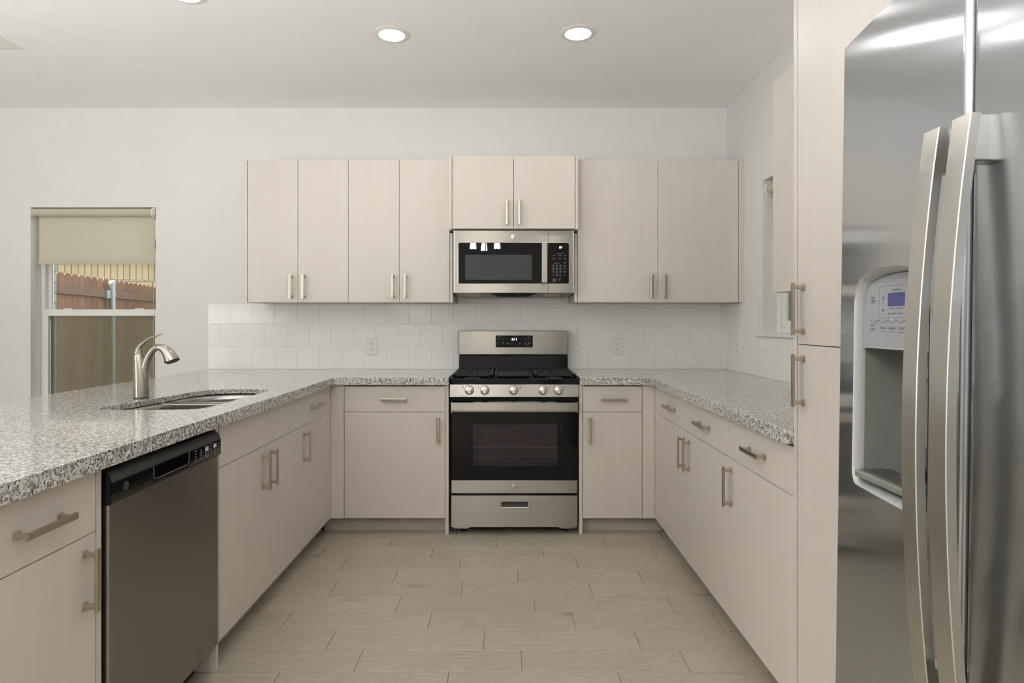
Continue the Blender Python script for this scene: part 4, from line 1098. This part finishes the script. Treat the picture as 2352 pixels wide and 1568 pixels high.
# ------------------------------------------------------------------ refrigerator (leans back a little on its feet)
def fridge():
    yfar, ynear, ygap = 1.220, .310, .839
    root = Vector((.95, .765, 0))
    r = thing('refrigerator', 'stainless side-by-side refrigerator with ice and water dispenser', 'refrigerator', root)
    hw = (yfar - ynear) / 2; ym = (yfar + ynear) / 2
    xf = lambda y: .636 - .032 * (1 - ((y - ym) / hw) ** 2)
    zb, zt = .09, 1.780
    obj('cabinet', boxes((.715, 1.460, ynear + .004, yfar - .004, .03, 1.765)), plain('fridge_side', srgb(120, 120, 120), .5), r, .004)
    obj('base_grille', boxes((.69, .72, ynear + .01, yfar - .01, .012, .085)), M['matte'], r)
    bm = BM()
    for y in (ynear + .08, yfar - .08):
        for x in (.76, 1.40): lathe(bm, (x, y, 0), [(.02, .001), (.02, .012), (.01, .015), (.01, .05)], 'z', 14)
    obj('foot', bm, M['matte'], r)
    bm = BM()
    for y in (ygap + .0, yfar - .06): box(bm, .66, .76, y - .03, y + .03, zt - .014, zt + .012)
    obj('hinge_cover', bm, M['matte'], r, .004)
    # dispenser opening
    ya, yb = .917, 1.150; yc = (ya + yb) / 2; hw2 = (yb - ya) / 2
    def top_of(y):
        t = abs(y - yc) / hw2; z = 1.338 - .020 * t * t
        if t > .76: q = (t - .76) / .24; z -= .045 * (1 - math.sqrt(max(0, 1 - q * q)))
        return z
    def bot_of(y):
        t = abs(y - yc) / hw2; z = .948
        if t > .86: q = (t - .86) / .14; z += .026 * (1 - math.sqrt(max(0, 1 - q * q)))
        return z
    def door(name, y0, y1, hole):
        bm = BM(); e = .010; xb_ = .708
        ys = [y0 + (y1 - y0) * k / 36 for k in range(37)]
        if hole:
            fine = [ya + (yb - ya) * (0.5 - 0.5 * math.cos(PI * k / 24)) for k in range(25)]
            ys = [y for y in ys if y < ya - .002 or y > yb + .002] + fine; ys.sort()
        # rounded vertical edges: surface depth rises to the back near y0 and y1
        def X(y):
            d = min(y - y0, y1 - y); x = xf(y)
            if d < e: x += e - math.sqrt(max(0, e * e - (e - d) ** 2))
            return x
        ys = sorted(set(ys + [y0 + e * q for q in (.03, .12, .3, .6, 1)] + [y1 - e * q for q in (.03, .12, .3, .6, 1)]))
        vc = {}
        def V(x, y, z):
            k = (round(x, 6), round(y, 6), round(z, 6))
            if k not in vc: vc[k] = bm.verts.new((x, y, z))
            return vc[k]
        def strip(p0, p1, z00, z01, z10, z11):
            n = 4
            for k in range(n):
                f = lambda a, b, q: a + (b - a) * q / n
                bm.faces.new((V(X(p0), p0, f(z00, z01, k)), V(X(p1), p1, f(z10, z11, k)), V(X(p1), p1, f(z10, z11, k + 1)), V(X(p0), p0, f(z00, z01, k + 1))))
        for p0, p1 in zip(ys, ys[1:]):
            if hole and p0 >= ya - 1e-6 and p1 <= yb + 1e-6:
                strip(p0, p1, zb, bot_of(p0), zb, bot_of(p1)); strip(p0, p1, top_of(p0), zt, top_of(p1), zt)
            else:
                strip(p0, p1, zb, zt, zb, zt)
        # returns to the back
        for y in (y0, y1):
            bm.faces.new((V(X(y), y, zb), V(xb_, y, zb), V(xb_, y, zt), V(X(y), y, zt)))
        for z in (zb, zt):
            for p0, p1 in zip(ys, ys[1:]): bm.faces.new((V(X(p0), p0, z), V(X(p1), p1, z), V(xb_, p1, z), V(xb_, p0, z)))
        bm.faces.new((V(xb_, y0, zb), V(xb_, y1, zb), V(xb_, y1, zt), V(xb_, y0, zt)))
        bmesh.ops.remove_doubles(bm, verts=bm.verts[:], dist=1e-5)
        return obj(name, bm, M['fridge'], r, smooth=True)
    dl = door('freezer_door', ygap + .003, yfar, True)
    dr = door('fresh_food_door', ynear, ygap - .003, False)
    obj('gasket', boxes((.668, .712, ygap - .004, ygap + .004, zb, zt)), M['deep'], r)
    # handles
    def handle(parent, y0, y1):
        bm = BM(); z0, z1 = .70, 1.516; N = 30; zm = (z0 + z1) / 2; hh = (z1 - z0) / 2
        rings = []
        for k in range(N + 1):
            z = z0 + (z1 - z0) * k / N; q = (z - zm) / hh
            off = .0275 + .0265 * (1 - q * q); xm = xf((y0 + y1) / 2)
            xo = xm - off; th = .014
            pr = [(xo + .0012, y0), (xo, y0 + .0012), (xo, y1 - .0012), (xo + .0012, y1), (xo + th, y1 - .001), (xo + th, y0 + .001)]
            rings.append([(x, y, z) for x, y in pr])
        loft(bm, rings)
        h = obj('handle', bm, M['silver_bar'], parent, smooth=True)
        for za, zb2 in ((z0, z0 + .062), (z1 - .062, z1)):
            bm = BM(); xm = xf((y0 + y1) / 2)
            pr = [(xm - .0235, y0 + .0035), (xm - .0235, y1 - .0035), (xm + .006, y1 - .0035), (xm + .006, y0 + .0035)]
            prism(bm, pr, 'z', za + .001, zb2 - .001); obj('mount', bm, M['chrome'], h, .002)
    M['silver_bar'] = steel('handle_steel', srgb(196, 193, 187), .3, .5, 0.0)
    handle(dl, .8605, .8925); handle(dr, .7990, .8335)
    # dispenser: bright bezel, recess, control face, tray
    def outline(inset, n=24):
        yy = [ya + inset + (yb - ya - 2 * inset) * (0.5 - 0.5 * math.cos(PI * k / n)) for k in range(n + 1)]
        sc = hw2 / (hw2 - inset)
        m = lambda y: yc + (y - yc) * sc
        up = [(y, top_of(m(y)) - inset) for y in yy]; lo = [(y, bot_of(m(y)) + inset) for y in yy]
        return up + lo[::-1]
    bm = BM()
    o0, o1, o2 = outline(0), outline(.006), outline(.009)
    loft(bm, [[(xf(y) - .0008, y, z) for y, z in o0], [(xf(y) + .006, y, z) for y, z in o1], [(xf(yc) + .030, y, z) for y, z in o2]], True, False)
    dsp = obj('dispenser', bm, M['silver'], dl, smooth=True)
    xr = xf(yc) + .030; zsp = 1.2015
    # upper control face, set in behind the bezel
    bm = BM(); up = [(y, z) for y, z in outline(.0095)[:25]]
    pts = up + [(up[-1][0], zsp), (up[0][0], zsp)]
    xp = xf(yc) + .024
    loft(bm, [[(xp, y, z) for y, z in pts], [(xp + .02, y, z) for y, z in pts]]); face = obj('control_face', bm, M['grey_plastic'], dsp)
    obj('face_edge', boxes((xp - .001, xp + .02, ya + .010, yb - .010, zsp - .003, zsp)), M['silver'], dsp)
    # recess walls
    bm = BM(); ol = outline(.009); lo = [(y, z) for y, z in ol[25:]]
    pts = [(yb - .009, zsp + .02)] + lo + [(ya + .009, zsp + .02)]
    dmax = .088
    N = len(pts); xa_, xb2 = xr - .002, xr + dmax
    back = [(yc + (y - yc) * .80, z + (.006 if z < 1.0 else 0)) for y, z in pts]
    rs = loft(bm, [[(xa_, y, z) for y, z in pts], [(xb2 - .03, yc + (y - yc) * .96, z) for y, z in pts], [(xb2, y, z) for y, z in back]], True, False); bm.faces.new(rs[-1])
    obj('recess', bm, M['dispenser'], dsp, smooth=True)
    bm = BM(); tr = [(xr - .022, yb - .012), (xr + .04, yb - .016), (xr + .04, ya + .016), (xr - .022, ya + .012)]
    loft(bm, [[(x, y, .962) for x, y in tr], [(x, y, .976) for x, y in tr]])
    tray = obj('drip_tray', bm, M['dispenser'], dsp, .004)
    bm = BM()
    for k in range(10):
        x = xr - .016 + k * .0055; box(bm, x, x + .0028, ya + .022, yb - .022, .976, .9785)
    obj('grille', bm, plain('tray_slat', srgb(78, 74, 68), .4), tray)
    bm = BM(); box(bm, xr + .05, xr + .06, yc - .03, yc + .03, 1.03, 1.15); box(bm, xr + .03, xr + .07, yc - .02, yc + .02, 1.15, zsp); obj('paddle', bm, M['dispenser'], dsp, .006)
    # printed controls
    xs_ = xp - .0006
    bm = BM(); loft(bm, [[(xp, y, z) for y, z in rrect(1.024, 1.069, 1.2725, 1.2955, .001, 2)], [(xs_ + .0002, y, z) for y, z in rrect(1.024, 1.069, 1.2725, 1.2955, .001, 2)]]); obj('display', bm, M['lcd'], face)
    bm = BM(); tx = lambda s, y, z, size=.0062: text(bm, s, size, (xs_, y, z), 'right', sx=.8)
    tx('Temperature', 1.045, 1.3005); tx('Freezer', 1.059, 1.2690, .0048); tx('Refrigerator', 1.035, 1.2690, .0048); tx('Actual Temp', 1.057, 1.2600, .0052); tx('Set Temp', 1.036, 1.2600, .0052)
    for y in (1.082, 1.010):
        for z, s in ((1.2890, 1), (1.2655, -1)):
            v = [bm.verts.new((xs_, y + a, z + b * s)) for a, b in ((-.003, -.0025), (.003, -.0025), (0, .0030))]; bm.faces.new(v)
        box(bm, xs_, xs_ + .0003, y - .003, y + .003, 1.2770, 1.2775)
    for k, (y, s) in enumerate(((1.0817, 'Water'), (1.057, 'Crushed'), (1.033, 'Cubed'), (1.009, 'Light'))):
        tx(s, y, 1.2350, .0074); box(bm, xs_, xs_ + .0003, y - .009, y + .009, 1.2282, 1.2287)
    tx('Filter', 1.1125, 1.2400, .0074); tx('Status', 1.1125, 1.2335, .0074); box(bm, xs_, xs_ + .0003, 1.104, 1.121, 1.2282, 1.2287)
    tx('Door', 1.112, 1.2890, .0062); tx('Alarm', 1.112, 1.2835, .0062); box(bm, xs_, xs_ + .0003, 1.104, 1.120, 1.2795, 1.2800)
    pl = rrect(1.001, 1.094, 1.2520, 1.3080, .003, 3); pi_ = rrect(1.0014, 1.0936, 1.2524, 1.3076, .003, 3)
    loft(bm, [[(xs_, y, z) for y, z in pl], [(xs_, y, z) for y, z in pi_]], True, False)
    wav = [(xs_, 1.121 - .004 * k, 1.2465 + .0022 * math.cos(k * .004 / .0245 * 2 * PI - .6)) for k in range(29)]
    tube(bm, wav, .0003, 4)
    obj('lettering', bm, M['print_dark'], face)
    bm = BM()
    for y, z in ((1.112, 1.2985), (1.057, 1.2505)): box(bm, xs_ - .0002, xs_ + .0002, y - .001, y + .001, z - .0025, z + .0025)
    obj('indicator', bm, M['print_white'], face)
    r.rotation_euler = (0, .0145, 0)
fridge()

# ------------------------------------------------------------------ outlets
def outlet(label, c, facing, gfci):
    r = thing('wall_outlet', label, 'outlet', c, 'outlets on the tiles')
    u = lambda a, z, d: (c[0] + a, c[1] - d, c[2] + z) if facing == 'back' else (c[0] - d, c[1] - a, c[2] + z)
    def slab(bm, ring, d0, d1, k=1.0):
        loft(bm, [[u(a, z, d0) for a, z in ring], [u(a, z, (d0 + d1) / 2) for a, z in ring], [u(a * k, z * k, d1) for a, z in ring]])
    bm = BM(); slab(bm, rrect(-.0385, .0385, -.059, .059, .003, 3), 0, .006, .94); obj('plate', bm, M['white_plastic'], r)
    if gfci:
        bm = BM(); slab(bm, rrect(-.0165, .0165, -.0335, .0335, .002, 2), .0055, .008); rc = obj('receptacle', bm, M['white_plastic'], r)
        bm = BM()
        for b in ((-.008, .008, .0015, .0065), (-.008, .008, -.0065, -.0015)): slab(bm, rrect(b[0], b[1], b[2], b[3], .001, 2), .0078, .0090)
        obj('button', bm, M['white_plastic'], rc)
        spots = (.0205, -.0185)
    else:
        rc = None
        bm = BM()
        for z in (.0195, -.0195):
            ring = [(a, z + b) for a, b in rrect(-.017, .017, -.0145, .0145, .010, 4)]; slab(bm, ring, .0055, .0078)
        rc = obj('receptacle', bm, M['white_plastic'], r); spots = (.0195, -.0195)
    bm = BM()
    for z in spots:
        for a, w, h in ((-.0062, .0011, .0042), (.0062, .0011, .0034)): slab(bm, [(a - w, z + .003 - h), (a + w, z + .003 - h), (a + w, z + .003 + h), (a - w, z + .003 + h)], .0076, .0083)
        slab(bm, [(.0024 * math.cos(2 * PI * k / 10), z - .0078 + .0024 * math.sin(2 * PI * k / 10)) for k in range(10)], .0076, .0083)
    obj('slot', bm, M['slot'], rc)
    bm = BM()
    for z in ((.0485, -.0485) if gfci else (0,)): slab(bm, [(.0028 * math.cos(2 * PI * k / 12), z + .0028 * math.sin(2 * PI * k / 12)) for k in range(12)], .0055, .0066)
    obj('screw', bm, M['grey_plastic'], r)
outlet('white outlet on the tiles at the sink side of the range', (-.9356, Y_TILE - .0003, 1.080), 'back', True)
outlet('white outlet on the back-wall tiles between range and corner', (.7515, Y_TILE - .0003, 1.080), 'back', True)
outlet('white outlet on the side-wall tiles near the small window', (X_RTILE - .0003, 4.006, 1.082), 'right', False)

# ------------------------------------------------------------------ ceiling fittings
def can_light(x, y, label):
    r = thing('ceiling_light', label, 'light', (x, y, CEIL), 'recessed ceiling lights')
    bm = BM(); lathe(bm, (x, y, CEIL), [(.064, -.0012), (.066, -.006), (.078, -.006), (.092, -.002), (.093, -.0004), (.064, -.0004)], 'z', 40); obj('trim_ring', bm, M['white_plastic'], r, smooth=True)
    bm = BM(); lathe(bm, (x, y, CEIL), [(0, -.0046), (.05, -.0042), (.0655, -.0026), (.0655, -.0008), (0, -.0008)], 'z', 40); obj('lens', bm, M['lamp'], r, smooth=True)
can_light(-.594, 3.169, 'lit recessed ceiling light nearer the sink, of the two before the wall cabinets')
can_light(.3594, 3.155, 'lit recessed ceiling light nearer the refrigerator, of the two before the wall cabinets')
can_light(-1.45, 2.775, 'recessed ceiling light cut by the top edge of the view, above the peninsula')
for k, (x, y) in enumerate(((-.594, -.77), (.36, -.77))):
    can_light(x, y, ('recessed ceiling light over the kitchen aisle', 'recessed ceiling light by the refrigerator')[k])

def vent():
    r = thing('ceiling_vent', 'white louvred air vent in the ceiling near the window', 'vent', (-2.79, 3.16, CEIL))
    xa, xb, ya, yb = -2.965, -2.617, 2.985, 3.336
    bm = BM(); b = .042
    a_ = [(xa, ya), (xb, ya), (xb, yb), (xa, yb)]; i_ = [(xa + b, ya + b), (xb - b, ya + b), (xb - b, yb - b), (xa + b, yb - b)]
    loft(bm, [[(x, y, CEIL - .0004) for x, y in a_], [(x, y, CEIL - .0045) for x, y in a_], [(x, y, CEIL - .0055) for x, y in i_], [(x, y, CEIL - .0012) for x, y in i_]], True, False)
    obj('frame', bm, M['white_plastic'], r)
    obj('backing', boxes((xa + b, xb - b, ya + b, yb - b, CEIL - .0012, CEIL - .0004)), M['lam_dark'], r)
    n = 11
    for k in range(n):
        x = xa + b + (xb - xa - 2 * b) * (k + .5) / n
        bm = BM(); loft(bm, [[(x - .008, y, CEIL - .012), (x - .0065, y, CEIL - .013), (x + .008, y, CEIL - .003), (x + .0065, y, CEIL - .002)] for y in (ya + b, yb - b)]); obj('slat', bm, M['white_plastic'], r)
vent()

def chandelier():
    x, y = -.336, -1.6
    r = thing('chandelier', 'black chandelier with white glass shades mirrored in the microwave door', 'chandelier', (x, y, CEIL))
    bm = BM(); lathe(bm, (x, y, CEIL), [(.06, -.0005), (.06, -.012), (.02, -.03), (0, -.03)], 'z', 24); obj('canopy', bm, M['matte'], r, smooth=True)
    bm = BM(); tube(bm, [(x, y, CEIL - .03), (x, y, 2.16)], .006, 10); obj('rod', bm, M['matte'], r, smooth=True)
    bm = BM(); lathe(bm, (x, y, 2.14), [(0, -.035), (.006, -.025), (.01, -.02), (.03, -.01), (.034, .01), (.02, .02), (0, .03)], 'z', 20); obj('hub', bm, M['matte'], r, smooth=True)
    for a in (20, 166, 262):
        c, s = math.cos(math.radians(a)), math.sin(math.radians(a)); R = .19
        P = lambda q, z: (x + c * q, y + s * q, z)
        bm = BM(); tube(bm, smooth_curve([P(.02, 2.145), P(.08, 2.17), P(.15, 2.20), P(R, 2.26), P(R, 2.33)], 5), .006, 10); ar = obj('arm', bm, M['matte'], r, smooth=True)
        bm = BM(); lathe(bm, P(R, 2.335), [(.0, -.01), (.022, -.01), (.024, .02), (0, .02)], 'z', 16); obj('socket', bm, M['matte'], ar, smooth=True)
        bm = BM(); lathe(bm, P(R, 2.345), [(.026, .0), (.050, .005), (.045, .06), (.036, .13), (.032, .13), (.041, .06), (.044, .012), (.022, .006)], 'z', 24); obj('shade', bm, M['shade_lit'], ar, smooth=True)
chandelier()
